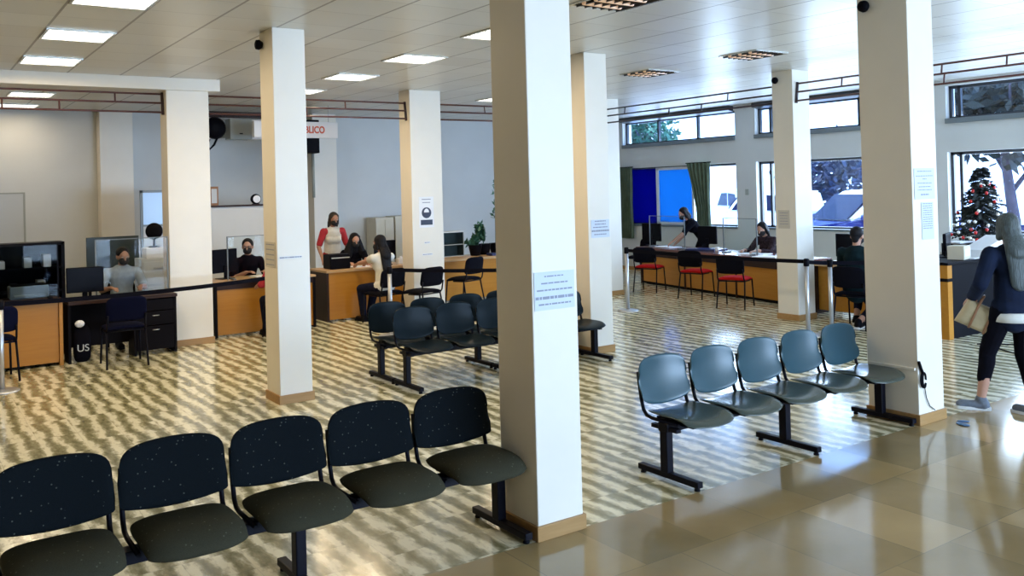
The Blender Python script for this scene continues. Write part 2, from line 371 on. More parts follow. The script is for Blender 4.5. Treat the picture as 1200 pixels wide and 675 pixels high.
#PART_SHELL
# ------------------------------------------------------------------ room shell
struct('floor', MB().box(-5, 14.4, -8, 4.06, -0.2, 0), M['brown'])
fl2 = struct('floor_striped', MB().box(-5, 14.4, 4.06, YB + 0.2, -0.2, 0), M['stripe'])
struct('ceiling', MB().box(-5, 14.4, -8, YB + 0.2, H, H + 0.2), M['ceiling'])
struct('wall_back', MB().box(-5, 14.4, YB, YB + 0.2, 0, H), M['wall'])
struct('wall_left', MB().box(-5.2, -5, -8, YB, 0, H), M['wall_beige'])
# front wall with a wide glazed entrance (behind the camera)
mb = MB(); mb.box(-5, 3.2, -8.2, -8, 0, H).box(13.5, 14.4, -8.2, -8, 0, H).box(3.2, 13.5, -8.2, -8, 2.9, H)
struct('wall_front', mb, M['wall'])
mb = MB()
for x in (3.23, 6.7, 10.1, 13.47): mb.box(x - 0.03, x + 0.03, -8.13, -8.07, 0, 2.9)
mb.box(3.2, 13.5, -8.13, -8.07, 2.2, 2.26)
struct('trim_1', mb, M['frame'])
# window wall
YO = [(12.42, 15.85), (8.6, 11.9), (4.55, 7.95), (0.9, 3.9)]   # openings along Y
mb = MB(); ed = [YB] + [v for (a, b) in YO for v in (b, a)] + [-8]
for i in range(0, len(ed), 2): mb.box(XW, XW + 0.28, ed[i + 1], ed[i], 0, H)
for a, b in YO:
    mb.box(XW, XW + 0.28, a, b, 0, 1.07).box(XW, XW + 0.28, a, b, 2.38, 2.92).box(XW, XW + 0.28, a, b, 3.46, H)
struct('wall_right', mb, M['wall'])
def window(n, a, b, mulls, mulls_up):
    w = MB(); x0, x1 = XW + 0.10, XW + 0.16
    for z0, z1, ms in ((1.07, 2.38, mulls), (2.92, 3.46, mulls_up)):
        w.box(x0, x1, a, a + 0.05, z0, z1).box(x0, x1, b - 0.05, b, z0, z1).box(x0, x1, a, b, z1 - 0.05, z1).box(x0, x1, a, b, z0, z0 + 0.04)
        for y in ms: w.box(x0, x1, y - 0.025, y + 0.025, z0, z1)
    root = struct('window_%d' % n, w, M['frame'])
    g = MB().box(XW + 0.125, XW + 0.131, a + 0.04, b - 0.04, 1.1, 2.35); g.box(XW + 0.125, XW + 0.131, a + 0.04, b - 0.04, 2.95, 3.42)
    g.build('pane', M['glass'], root)
    s_ = MB().box(XW - 0.05, XW + 0.1, a, b, 2.845, 2.925, 0.006); s_.box(XW - 0.03, XW + 0.1, a, b, 1.035, 1.075, 0.006); s_.build('sill', M['frame_grey'], root)
    return root
w1 = window(1, *YO[0], [14.78], [13.55, 14.76])
MB().box(XW + 0.05, XW + 0.1, 13.66, 13.72, 1.1, 2.36).box(XW + 0.05, XW + 0.1, 14.74, 14.82, 1.1, 2.36).box(XW + 0.05, XW + 0.1, 13.66, 14.8, 1.08, 1.14).box(XW + 0.05, XW + 0.1, 13.66, 14.8, 2.3, 2.36).build('sash_frame', M['frame_white'], w1)
p = MB().box(XW + 0.07, XW + 0.08, 13.7, 14.76, 1.12, 2.32).build('blue_pane', M['blue_light'], w1)
p = MB().box(XW + 0.07, XW + 0.08, 14.82, 15.8, 1.1, 2.34).build('deep_blue_pane', M['blue_deep'], w1)
window(2, *YO[1], [11.62], [11.6, 9.62]); window(3, *YO[2], [7.78], [7.78]); window(4, *YO[3], [2.4], [2.4])
# roller-blind boxes above the clerestory
for i, (a, b) in enumerate(((12.45, 15.8), (8.65, 11.85))):
    o = MB(); o.prism([(XW - 0.16, 3.46), (XW + 0.02, 3.43), (XW + 0.02, 3.545), (XW - 0.16, 3.545)], a, b, 'y', 0.008)
    o = o.build('blind_box', M['frame']); tag(o, ['dark roller blind box above the window with green foliage', 'dark roller blind box above the window where the blue car shows'][i], 'blind box', 'dark blind boxes over the high windows')
# skirting along the back wall
struct('baseboard_back', MB().box(-5, 14.1, YB - 0.015, YB, 0, 0.09), M['skirt'])
struct('baseboard_right', MB().box(XW - 0.015, XW, -8, YB - 0.015, 0, 0.09), M['skirt'])

# columns
cols = [  # name, label, M corner x,y, w, d
    ('big front square column with a printed notice, black seats at its left', 2.90, 4.05, 0.32, 0.36),
    ('square column at the right end of the teal bench, hung with a black cable', 6.64, 4.04, 0.36, 0.45),
    ('slim column standing alone on the striped floor, left of the big front column', 2.92, 8.17, 0.32, 0.36),
    ('column with a small notice just behind the big front column', 6.65, 8.12, 0.34, 0.30),
    ('column between the red chairs and the steel barrier posts', 10.40, 8.09, 0.37, 0.36),
    ('wide column with the blue and white mask poster', 6.55, 12.28, 0.55, 0.36),
    ('wide column carrying the white beam beside the dark desk', 2.93, 12.26, 0.55, 0.34),
    ('far column near the blue window, nearest the window corner', 10.38, 12.25, 0.43, 0.36),
    ('engaged column on the back wall under the hanging sign', 6.74, 16.7, 0.5, 0.7),
    ('engaged column on the back wall behind the left desks', 2.95, 17.1, 0.55, 0.3),
]
def column(label, x, y, w, d):
    t = thing('column', label, 'column', (x + w / 2, y + d / 2, 0), 0, None)
    MB().box(-w / 2, w / 2, -d / 2, d / 2, 0, H, 0.006).build('shaft', M['column'], t)
    k = 0.014; MB().box(-w / 2 - k, w / 2 + k, -d / 2 - k, d / 2 + k, 0, 0.085, 0.004).build('skirting', M['skirt'], t)
    return t
COL = [column(*c) for c in cols]
# beam resting on the wide left column
struct('trim_2', MB().box(-5, 3.62, 12.2, 12.66, 3.39, H, 0.004), M['column'])

# notices on the columns
def notice(label, o, ux, uz, w, h, lines, mats=('paper', 'ink'), name='notice', extra=None):
    # o: centre; ux: direction of the width; lines: (y frac from top, width frac, thickness)
    ux = V(ux); n = V((ux.y, -ux.x, 0)); T = Matrix((ux, n, V((0, 0, 1)))).transposed().to_4x4()
    b = MB().box(-w / 2, w / 2, -0.0004, 0.0012, -h / 2, h / 2, mat4=T); b.mi = 1
    for i, (fy, fw, th) in enumerate(lines):
        z = h / 2 - fy * h; x = -fw * w / 2; random.seed(i + int(h * 1000))
        while x < fw * w / 2 - 0.004:
            L = min(random.uniform(0.012, 0.05), fw * w / 2 - x)
            b.box(x, x + L, 0.001, 0.0016, z - th / 2, z + th / 2, mat4=T); x += L + 0.005
    return tag(b.build(name, [M[mats[0]], M[mats[1]]], None, False, o), label, 'notice')
NX = (1, 0, 0); NYx = (0, -1, 0)
# for a face looking to -Y the outward normal is -Y : ux = +X gives n = (0,-1,0)
notice('pale printed notice with five centred lines on the front column', (3.055, 4.047, 1.385), NX, 0, 0.285, 0.215, [(0.12, 0.5, 0.007), (0.3, 0.66, 0.008), (0.48, 0.88, 0.009), (0.68, 0.95, 0.016), (0.85, 0.8, 0.009)])
notice('upper pale notice on the white face of the column by the teal bench', (6.81, 4.037, 1.92), NX, 0, 0.29, 0.25, [(0.1, 0.7, 0.007), (0.25, 0.85, 0.007), (0.35, 0.2, 0.007), (0.48, 0.7, 0.007), (0.6, 0.6, 0.007), (0.7, 0.7, 0.007), (0.85, 0.4, 0.012)])
notice('lower narrow notice full of text on the column by the teal bench', (6.84, 4.037, 1.62), NX, 0, 0.17, 0.30, [(0.04 + 0.06 * i, 0.8, 0.007) for i in range(12)])
notice('small pale notice on the column behind the big front column', (6.83, 8.117, 1.47), NX, 0, 0.28, 0.21, [(0.08, 0.6, 0.012), (0.25, 0.6, 0.012), (0.42, 0.8, 0.012), (0.62, 0.95, 0.02), (0.82, 0.7, 0.012)])
notice('faded notice on the shaded face of the column by the red chairs', (10.397, 8.30, 1.43), NYx, 0, 0.2, 0.26, [(0.15 + 0.15 * i, 0.7, 0.009) for i in range(5)], ('socket', 'ink'))
notice('thin grey strip stuck on the white face of the slim column', (3.05, 8.167, 1.375), NX, 0, 0.22, 0.022, [(0.5, 0.98, 0.012)], ('white', 'ink'), 'label_strip')
notice('faded beige notice on the tan face of the slim column', (2.917, 8.35, 1.40), NYx, 0, 0.28, 0.24, [(0.1 + 0.2 * i, 0.8, 0.01) for i in range(5)], ('socket', 'ink'))
t = thing('poster', 'white poster with a round dark blue face mask symbol on the wide column', 'poster', (6.80, 12.277, 1.64))
MB().box(-0.13, 0.13, 0, 0.0015, -0.24, 0.24).build('sheet', M['white'], t)
b = MB().lathe([(0.085, 0), (0.085, 0.0012)], (0, -0.0012, -0.01), 28, 'y'); b.build('round_symbol', M['ink_dark'], t)
b = MB(); b.ell((0, -0.0016, 0.0), 0.045, 0.001, 0.055); b.build('face', M['white'], t)
b = MB(); b.box(-0.055, 0.055, -0.0036, -0.0026, -0.055, -0.005, 0.0); b.build('mask_mark', M['ink_dark'], t)
MB().box(-0.105, 0.105, -0.0014, 0, -0.2, -0.12).build('caption_bar', M['ink_dark'], t)
for z, w in ((0.2, 0.08), (0.15, 0.07)): MB().box(-w, w, -0.001, 0, z - 0.006, z + 0.006).build('print_line', M['ink'], t)
for (z, w, lab) in ((1.165, 0.05, 'small faded strip below the mask poster, upper of two'), (0.98, 0.09, 'wider faded strip below the mask poster, lower of two')):
    notice(lab, (6.8, 12.277, z), NX, 0, 2 * w, 0.03, [(0.5, 0.9, 0.012)], ('white', 'ink'), 'label_strip')

# ceiling lights
def troffer(x, y, on, label, first=[None, None]):
    k = 0 if on else 1
    if first[k]: return dup(first[k], label, (x, y, H))
    t = thing('ceiling_light', label, 'ceiling light', (x, y, H), 0, 'square ceiling light panels'); h = 0.285
    b = MB()
    for s in (-1, 1): b.box(s * h - 0.012 * s, s * h + 0.012 * s, -h - 0.012, h + 0.012, -0.014, -0.001).box(-h + 0.012, h - 0.012, s * h - 0.012 * s, s * h + 0.012 * s, -0.014, -0.001)
    b.build('frame', M['alu'], t)
    if on:
        MB().box(-h + 0.012, h - 0.012, -h + 0.012, h - 0.012, -0.008, -0.002).build('diffuser', M['lamp'], t)
        b = MB()
        for i in range(3): b.box(-h + 0.012, h - 0.012, -0.15 + 0.15 * i - 0.006, -0.15 + 0.15 * i + 0.006, -0.02, -0.008)
        b.build('louvre', M['alu'], t)
    else:
        MB().box(-h + 0.012, h - 0.012, -h + 0.012, h - 0.012, -0.004, -0.002).build('reflector', M['louvre'], t)
        for i in range(3): MB().tube([(-h + 0.03, -0.16 + 0.16 * i, -0.012), (h - 0.12, -0.16 + 0.16 * i, -0.012)], 0.022, 8).build('tube', M['orange_glow'], t)
        b = MB()
        for i in range(6): b.box(-0.24 + 0.09 * i, -0.235 + 0.09 * i, -h + 0.012, h - 0.012, -0.03, -0.003)
        b.build('louvre', M['louvre'], t)
    first[k] = t; return t
LIT = []
for x, y, on, lab in [
    (1.44, 7.56, True, 'lit ceiling panel nearest the camera in the left row, cut by the top edge'), (1.44, 9.39, True, 'lit ceiling panel in the left row, second from the camera'),
    (1.44, 11.22, True, 'lit ceiling panel in the left row just before the white beam'), (1.64, 14.85, True, 'lit ceiling panel seen below the white beam, nearer one'),
    (1.64, 16.68, True, 'lit ceiling panel seen below the white beam, near the back wall'), (5.09, 7.56, True, 'lit ceiling panel half hidden behind the big front column'),
    (5.09, 9.39, True, 'large lit ceiling panel between the slim column and the poster column'), (5.09, 11.22, True, 'smaller lit ceiling panel right of the slim column, nearer the sign'),
    (5.09, 13.05, True, 'far lit ceiling panel beyond the dark red pipes, above the sign'), (8.72, 13.05, True, 'lit ceiling panel beyond the pipes right of the poster column'),
    (5.09, 5.73, False, 'unlit louvred ceiling panel at the top edge right of the front column'), (8.72, 7.35, False, 'unlit louvred ceiling panel nearer the big right column'),
    (8.72, 9.2, False, 'unlit louvred ceiling panel farther off, above the small-notice column')]:
    troffer(x, y, on, lab)
    if on: LIT.append((x, y))

# dark red triple pipes under the ceiling
def pipes(label, x0, x1, y0, y1, ties, z=(3.35, 3.23, 3.105), m='rail'):
    t = thing('overhead_pipe_rack', label, 'pipe rack', (x0, y0, 0), 0, 'triple pipe racks under the ceiling'); a = V((x0, y0, 0)); d = V((x1 - x0, y1 - y0, 0)); L = d.length; d.normalize()
    off = [V((0, 0, 0)), V((d.y * 0.02, -d.x * 0.02, 0)), V((d.y * 0.04, -d.x * 0.04, 0))]
    for zz, o in zip(z, off): MB().tube([o + V((0, 0, zz)), o + d * L + V((0, 0, zz))], 0.013, 8).build('pipe', M[m], t)
    for e in (0.012, L - 0.012):
        MB().tube([d * e + V((0, 0, z[0] + 0.02)), off[2] + d * e + V((0, 0, z[2] - 0.03))], 0.022, 6).build('end_bracket', M['rail_dark'], t)
    for fr, lv in ties:
        MB().tube([off[lv] + d * (fr * L) + V((0, 0, z[lv])), off[lv + 1] + d * (fr * L) + V((0, 0, z[lv + 1]))], 0.011, 6).build('tie', M[m], t)
    return t
pipes('dark red triple pipe rack left of the beam column', -2.5, 2.93, 12.42, 12.42, [(0.655, 1), (0.77, 1), (0.89, 0)])
pipes('red triple pipe rack between the beam column and the poster column', 3.48, 6.55, 12.42, 12.42, [(0.33, 0), (0.67, 0), (0.47, 1)])
pipes('red triple pipe rack right of the poster column', 7.1, 10.38, 12.42, 12.42, [(0.28, 0), (0.5, 1), (0.75, 0)])
pipes('dark triple pipe rack in front of the left high windows', 10.5, 10.5, 12.25, 8.45, [(0.14, 0), (0.43, 1), (0.62, 1), (0.76, 0)], m='rail_dark')
pipes('dark triple pipe rack between the red chair column and the big right column', 10.5, 10.5, 8.09, 4.2, [(0.19, 0), (0.55, 0), (0.56, 1), (0.75, 0)])
pipes('dark conduit rack on the back wall above the wall fan', 4.45, 6.2, 16.2, 16.2, [(0.2, 1)], z=(3.49, 3.43, 3.40), m='rail_dark')

#PART_BENCH
# ------------------------------------------------------------------ benches
def shield(w, zc, ht, hb, arch, drop, curve, tilt, y0, sq=5.5, sb=9.0):
    def fn(s, t):
        top = ht * (1 - abs(s) ** sq) ** (1 / sq) + arch * (1 - s * s) if abs(s) < 1 else 0
        bot = hb * (1 - abs(s) ** sb) ** (1 / sb) + drop * (1 - s * s) if abs(s) < 1 else 0
        if abs(s) >= 0.9999: top, bot = ht * 0.25, hb * 0.45
        z = zc + (top * t if t > 0 else bot * t)
        y = y0 - curve * s * s + (z - zc) * tilt + 0.02 * (1 - t * t)
        return (s * w / 2 * (1 - 0.03 * max(0, t)), y, z), V((0, -1, tilt * 0.8)).normalized()
    return fn
def seat_fn(w, yb, yf, z, crown, front_drop, dish=0.0):
    def fn(s, t):   # t=+1 front (-Y)
        ext = 1 - 0.28 * abs(s) ** 3 if t > 0 else 1 - 0.06 * abs(s) ** 4
        ym = (yb + yf) / 2; y = ym - t * abs(yf - yb) / 2 * ext
        wid = 1 - 0.05 * max(0, t) ** 3 - 0.10 * max(0, -t) ** 5
        zz = z + crown * (1 - s * s) * (1 - t * t) - front_drop * max(0, t) ** 3 + dish * abs(s) ** 2.5
        return (s * w / 2 * wid, y, zz), V((0, 0, 1))
    return fn
def bench(label, x3, ypost, pitch, kind, group=None, leg_x=(-1.235, 0.0, 1.235), bw=0.46):
    t = thing('bench', label, 'bench', (x3, ypost, 0), 0, group)
    MB().box(leg_x[0] - 0.03, leg_x[-1] + 0.03, -0.045, 0.045, 0.325, 0.385, 0.006).build('beam', M['black_metal'], t)
    for lx in leg_x:
        b = MB().box(lx - 0.028, lx + 0.028, -0.035, 0.035, 0.055, 0.36, 0.006); b.box(lx - 0.025, lx + 0.025, -0.30, 0.26, 0.022, 0.062, 0.006)
        b.box(lx - 0.022, lx + 0.022, -0.12, 0.12, 0.335, 0.362, 0.004)
        g = b.build('leg', M['black_metal'], t)
        for y in (-0.27, 0.23): MB().lathe([(0.018, 0), (0.02, 0.006), (0.012, 0.024)], (lx, y, 0), 12).build('foot_glide', M['black'], g)
    up = kind == 'fabric'
    for i in range(5):
        cx = (i - 2) * pitch
        if up: s = MB().pillow(seat_fn(bw - 0.05, 0.18, -0.30, 0.43, 0.014, 0.035), 0.085, 20, 16, 5)
        else: s = MB().pillow(seat_fn(bw, 0.19, -0.28, 0.415, -0.006, 0.035, 0.016), 0.02, 22, 18, 10)
        so = s.build('seat', M['seat_fabric'] if up else M['teal_seat'] if kind == 'teal' else M['dark_plastic'], t, True, (cx, 0, 0))
        b = MB(); b.box(-0.16, 0.16, -0.2, 0.14, 0.368, 0.395, 0.004); b.build('seat_bracket', M['black_metal'], so)
        if up: s = MB().pillow(shield(bw, 0.625, 0.15, 0.12, 0.02, 0.035, 0.03, 0.16, 0.23, 5.0, 22.0), 0.055, 22, 16, 7)
        else: s = MB().pillow(shield(bw, 0.61, 0.145, 0.125, 0.02, 0.04, 0.03, 0.2, 0.245, 5.5, 8.0), 0.02, 22, 16, 12)
        bo = s.build('backrest', M['navy_fabric'] if up else M['teal_plastic'] if kind == 'teal' else M['dark_plastic'], t, True, (cx, 0, 0))
        for sx in (-1, 1):
            x = sx * (bw / 2 - 0.022)
            pts = [(x, -0.12, 0.385), (x, 0.13, 0.387), (x, 0.185, 0.398), (x, 0.215, 0.43), (x, 0.235, 0.50), (x, 0.252, 0.60), (x * 0.99, 0.265, 0.68)]
            MB().tube(pts, 0.0125, 8, 1.0).build('back_upright', M['black_metal'], t, False, (cx, 0, 0))
    return t
bench('row of five speckled black fabric seats in the foreground left of the big front column', 1.612, 4.35, 0.525, 'fabric', leg_x=(-1.21, 0.02, 1.225), bw=0.51)
bench('row of five glossy teal plastic seats ending at the right column', 5.39, 4.35, 0.50, 'teal', leg_x=(-1.21, 0.0, 1.2), bw=0.46)
bench('dark navy plastic bench, nearer of the two rows behind the front column', 5.35, 7.97, 0.50, 'dark', leg_x=(-1.2, 0, 1.22), bw=0.46)
bench('dark navy plastic bench, farther of the two rows behind the front column', 5.35, 8.55, 0.50, 'dark', leg_x=(-1.2, 0, 1.22), bw=0.46)

#PART_CHAIRS
# ------------------------------------------------------------------ visitor chairs
def make_chair(name, label, group, seatm, backm):
    t = thing(name, label, 'chair', (0, 0, 0), 0, group)       # faces local +Y
    def sf(s, t_):
        y = 0.0 + t_ * 0.215 * (1 - 0.06 * abs(s) ** 4); return (s * 0.225, y, 0.455 + 0.012 * (1 - s * s) - 0.02 * max(0, t_) ** 3), V((0, 0, 1))
    MB().pillow(sf, 0.06, 16, 14, 6).build('seat', seatm, t, True)
    def bf(s, t_):
        top = 0.16 * (1 - abs(s) ** 4.5) ** (1 / 4.5) if abs(s) < 1 else 0; bot = 0.13 * (1 - abs(s) ** 6) ** (1 / 6) if abs(s) < 1 else 0
        z = 0.675 + (top if t_ > 0 else bot) * t_; return (s * 0.225, -0.24 - 0.03 * (1 - s * s) - (z - 0.67) * 0.2, z), V((0, 1, 0.2)).normalized()
    MB().pillow(bf, 0.05, 18, 12, 7).build('backrest', backm, t, True)
    for sx in (-1, 1):
        MB().tube([(sx * 0.21, 0.19, 0.43), (sx * 0.222, 0.235, 0.0)], 0.0125, 8).build('leg', M['black_metal'], t)
        MB().tube([(sx * 0.21, -0.19, 0.43), (sx * 0.225, -0.275, 0.0)], 0.0125, 8).build('leg', M['black_metal'], t)
        MB().tube([(sx * 0.21, 0.05, 0.425), (sx * 0.21, -0.19, 0.43), (sx * 0.208, -0.235, 0.48), (sx * 0.205, -0.268, 0.62)], 0.0115, 8).build('back_upright', M['black_metal'], t)
    for y in (-0.19, 0.19): MB().tube([(-0.21, y, 0.428), (0.21, y, 0.428)], 0.011, 8).build('seat_rail', M['black_metal'], t)
    return t
ch = make_chair('visitor_chair', 'red and black visitor chair nearest the blue window at the long counter', 'red visitor chairs at the long counter', M['red_fabric'], M['black_fabric'])
ch.location = (11.50, 12.28, 0); ch.rotation_euler = (0, 0, R(-64))
dup(ch, 'middle of the three red and black visitor chairs at the long counter', (11.40, 11.0, 0), -72)
dup(ch, 'red and black visitor chair nearest the camera at the long counter', (10.92, 9.70, 0), -66)
cb = make_chair('visitor_chair', 'dark navy chair facing the black desk on the left', 'black visitor chairs', M['blue_fabric'], M['blue_fabric'])
cb.location = (2.19, 11.45, 0); cb.rotation_euler = (0, 0, R(-2))
dup(cb, 'dark navy chair cut by the left edge, facing the wooden desk', (0.83, 11.46, 0), 4)
ck = make_chair('visitor_chair', 'black chair under the woman with long hair at the middle desk', 'black visitor chairs', M['black_fabric'], M['black_fabric'])
ck.location = (6.02, 12.27, 0); ck.rotation_euler = (0, 0, R(10))
dup(ck, 'empty black chair between the long-haired woman and the poster column', (6.50, 11.96, 0), 14)
dup(ck, 'empty black chair standing before the desk with plants', (7.95, 13.1, 0), 16)
dup(ck, 'black chair behind the slim column, under the client in red', (4.38, 12.02, 0), 4)
dup(ck, 'black chair under the man in the dark teal jacket behind the barrier', (10.50, 7.22, 0), -80)

#PART_DESKS
# ------------------------------------------------------------------ desks and counters
def part(mb, name, m, t): return mb.build(name, M[m] if isinstance(m, str) else m, t)
# A: wooden desk at the left edge
t = thing('office_desk', 'wooden desk with full orange front at the left edge', 'desk', (0.6, 11.9, 0))
part(MB().box(-1.2, 1.02, -0.03, 0.72, 0.755, 0.79, 0.004), 'desk_top', 'desk_dark', t)
part(MB().box(-1.18, 0.96, 0.03, 0.05, 0.04, 0.755), 'front_panel', 'desk_wood', t)
for x in (-1.2, 0.965): part(MB().box(x, x + 0.04, 0.0, 0.68, 0.0, 0.755, 0.002), 'side_panel', 'desk_wood', t)
# B: black desk with drawers
t = thing('office_desk', 'black desk with open kneehole and drawers left of the beam column', 'desk', (1.66, 11.9, 0))
part(MB().box(0, 1.265, -0.02, 0.36, 0.705, 0.745, 0.004), 'desk_top', 'desk_dark', t)
for x in (0.0, 0.74, 1.225): part(MB().box(x, x + 0.03, 0.0, 0.34, 0, 0.705), 'side_panel', 'darkwood', t)
part(MB().box(0.03, 1.225, 0.31, 0.33, 0.15, 0.705), 'back_panel', 'darkwood', t)
for i, (z0, z1) in enumerate(((0.06, 0.36), (0.37, 0.54), (0.55, 0.69))):
    d = part(MB().box(0.775, 1.22, -0.005, 0.29, z0, z1, 0.003), 'drawer', 'darkwood', t)
    if i < 2: part(MB().tube([(0.96, -0.008, z1 - 0.05), (0.97, -0.025, z1 - 0.05), (1.03, -0.025, z1 - 0.05), (1.04, -0.008, z1 - 0.05)], 0.006, 6), 'handle', 'steel', d)
# C: desk right of the beam column
t = thing('office_desk', 'wooden desk between the beam column and the slim column', 'desk', (3.58, 12.6, 0))
part(MB().box(0.0, 1.5, -0.02, 0.70, 0.745, 0.775, 0.004), 'desk_top', 'desk_top', t)
part(MB().box(0.06, 1.46, 0.03, 0.05, 0.03, 0.745), 'front_panel', 'desk_wood', t)
for x in (0.02, 1.46): part(MB().box(x, x + 0.035, 0, 0.66, 0, 0.745), 'side_panel', 'darkwood', t)
part(MB().box(0.055, 1.46, 0.015, 0.03, 0.66, 0.745), 'apron', 'desk_dark', t)
# D: middle desk
t = thing('office_desk', 'wooden desk with dark side where the three women gather', 'desk', (5.38, 12.9, 0))
part(MB().box(-0.01, 1.62, -0.02, 0.68, 0.75, 0.785, 0.004), 'desk_top', 'desk_top', t)
part(MB().box(0.035, 1.58, 0.012, 0.03, 0.03, 0.75), 'front_panel', 'desk_wood', t)
for x in (0.0, 1.58): part(MB().box(x, x + 0.035, 0, 0.66, 0, 0.75), 'side_panel', 'desk_dark', t)
# E: desk with plants
t = thing('office_desk', 'wooden desk with plants right of the poster column', 'desk', (7.75, 13.6, 0))
part(MB().box(0.0, 2.0, -0.02, 0.75, 0.715, 0.755, 0.004), 'desk_top', 'desk_top', t)
part(MB().box(0.04, 1.95, 0.05, 0.07, 0.03, 0.715), 'front_panel', 'desk_wood', t)
for x in (0.01, 1.95): part(MB().box(x, x + 0.035, 0.0, 0.7, 0, 0.715), 'side_panel', 'desk_dark', t)
# F: the long counter, slightly turned
ang = math.degrees(math.atan2(9.51 - 13.45, 11.59 - 12.30))     # direction of the front line
t = thing('long_counter', 'long reddish brown counter in front of the windows', 'counter', (12.30, 13.45, 0), ang)
L = 4.55      # local +X along the front, local +Y away from the public
part(MB().box(-0.03, L, -0.04, 0.74, 0.695, 0.735, 0.006), 'counter_top', 'counter_top', t)
part(MB().box(0.0, L - 0.03, 0.03, 0.055, 0.56, 0.695), 'fascia', 'desk_dark', t)
for i in range(3): part(MB().box(0.03 + i * 1.5, 1.49 + i * 1.5, 0.06, 0.08, 0.05, 0.56), 'front_panel', 'desk_wood', t)
for x in (0.0, 1.5, 3.0, L - 0.05): part(MB().box(x - 0.0, x + 0.025, 0.04, 0.70, 0.0, 0.69), 'side_panel', 'desk_dark', t)
part(MB().box(0.03, L - 0.06, 0.085, 0.1, 0.0, 0.05), 'plinth', 'darkwood', t)
# G: counter at far right
t = thing('reception_counter', 'tall counter with an orange end and a black front beside the walking woman', 'counter', (10.42, 5.92, 0))
part(MB().box(-0.02, 2.1, -0.02, 0.72, 0.9, 0.935, 0.004), 'counter_top', 'darkwood', t)
part(MB().box(0.0, 0.1, 0.0, 0.7, 0.0, 0.9), 'end_panel', 'desk_wood', t)
part(MB().box(-0.004, 0.1, -0.004, 0.7, 0.70, 0.74), 'dark_band', 'darkwood', t)
part(MB().box(0.1, 2.05, 0.015, 0.035, 0.0, 0.9), 'front_panel', 'black', t)
part(MB().box(2.05, 2.08, 0, 0.7, 0, 0.9), 'side_panel', 'darkwood', t)
# small desk in front of the man in the dark jacket
t = thing('office_desk', 'wooden desk in front of the man in the dark teal jacket', 'desk', (11.1, 7.05, 0))
part(MB().box(0.0, 0.7, 0.0, 1.35, 0.715, 0.75, 0.004), 'desk_top', 'desk_top', t)
part(MB().box(0.12, 0.14, 0.04, 1.31, 0.06, 0.715), 'front_panel', 'desk_wood', t)
for y in (0.0, 1.31): part(MB().box(0.03, 0.68, y, y + 0.035, 0, 0.715), 'side_panel', 'desk_dark', t)
t = thing('low_cabinet', 'low grey cabinet carrying the decorated tree by the window', 'cabinet', (12.85, 6.75, 0))
part(MB().box(-0.28, 0.28, -0.5, 0.5, 0.0, 0.88, 0.006), 'body', 'lgrey', t)
for y in (-0.48, 0.01): d = part(MB().box(-0.295, -0.28, y, y + 0.47, 0.05, 0.85, 0.003), 'door', 'lgrey', t); part(MB().box(-0.305, -0.295, y + 0.2, y + 0.27, 0.6, 0.62), 'handle', 'steel', d)

# monitors, printers and small desk things
def monitor(label, loc, rz, w=0.46, h=0.30, group='computer monitors', m='screen'):
    t = thing('computer_monitor', label, 'monitor', loc, rz, group)        # screen faces local +Y
    part(MB().box(-w / 2, w / 2, -0.02, 0.02, 0.09, 0.09 + h, 0.008), 'housing', 'black', t)
    part(MB().box(-w / 2 + 0.015, w / 2 - 0.015, 0.0202, 0.022, 0.105, 0.075 + h), 'screen', m, t)
    part(MB().box(-0.03, 0.03, -0.04, -0.018, 0.01, 0.2, 0.004), 'stand', 'black', t); part(MB().box(-0.11, 0.11, -0.1, 0.08, 0, 0.012, 0.004), 'base', 'black', t); return t
monitor('dark monitor where the wooden and black desks meet', (1.88, 12.06, 0.745), 178, 0.42, 0.31)
monitor('dark monitor on the desk of the man in the black shirt', (3.88, 13.06, 0.775), 20, 0.42, 0.34)
monitor('dark monitor on the right of the three women at the middle desk', (6.52, 13.2, 0.785), 168, 0.36, 0.31)
monitor('monitor on the long counter left of the leaning woman', (12.68, 13.45, 0.735), -82, 0.48, 0.36)
monitor('monitor behind the leaning woman on the long counter', (12.62, 11.86, 0.735), -70, 0.38, 0.34)
monitor('monitor on the black counter beside the right column', (11.15, 6.33, 0.935), 200, 0.36, 0.22)
monitor('dark monitor in front of the man in the dark teal jacket', (11.42, 7.98, 0.75), 90, 0.4, 0.34)
def screen(label, loc, rz, w, h, m='acrylic', edge='edge'):
    t = thing('acrylic_screen', label, 'screen', loc, rz, 'clear desk screens')
    part(MB().box(-w / 2, w / 2, -0.003, 0.003, 0.02, h), 'panel', m, t)
    b = MB()
    for s in (-1, 1): b.box(s * w / 2 - 0.008, s * w / 2 + 0.008, -0.008, 0.008, 0.0, h)
    b.box(-w / 2, w / 2, -0.006, 0.006, h - 0.01, h); part(b, 'edge_trim', edge, t)
    for s in (-1, 1): part(MB().box(s * w * 0.42 - 0.02, s * w * 0.42 + 0.02, -0.09, 0.09, 0.0, 0.02, 0.003), 'foot', edge, t)
    return t
screen('smoked clear screen on the wooden desk at the left edge', (1.02, 12.12, 0.79), 0, 1.14, 0.66, 'acrylic_dark', 'black')
screen('clear screen in front of the man in the grey shirt', (2.46, 12.2, 0.745), 0, 0.86, 0.72)
screen('clear screen on the desk of the man in the black shirt', (4.3, 12.8, 0.775), 0, 0.9, 0.62)
screen('clear screen on the long counter before the leaning woman', (12.42, 12.75, 0.735), ang, 1.2, 0.62)
screen('clear screen on the long counter near the seated worker', (12.02, 10.55, 0.735), ang, 0.9, 0.62)
t = thing('printer', 'pale printer behind the smoked screen on the wooden desk', 'printer', (1.3, 12.44, 0.79))
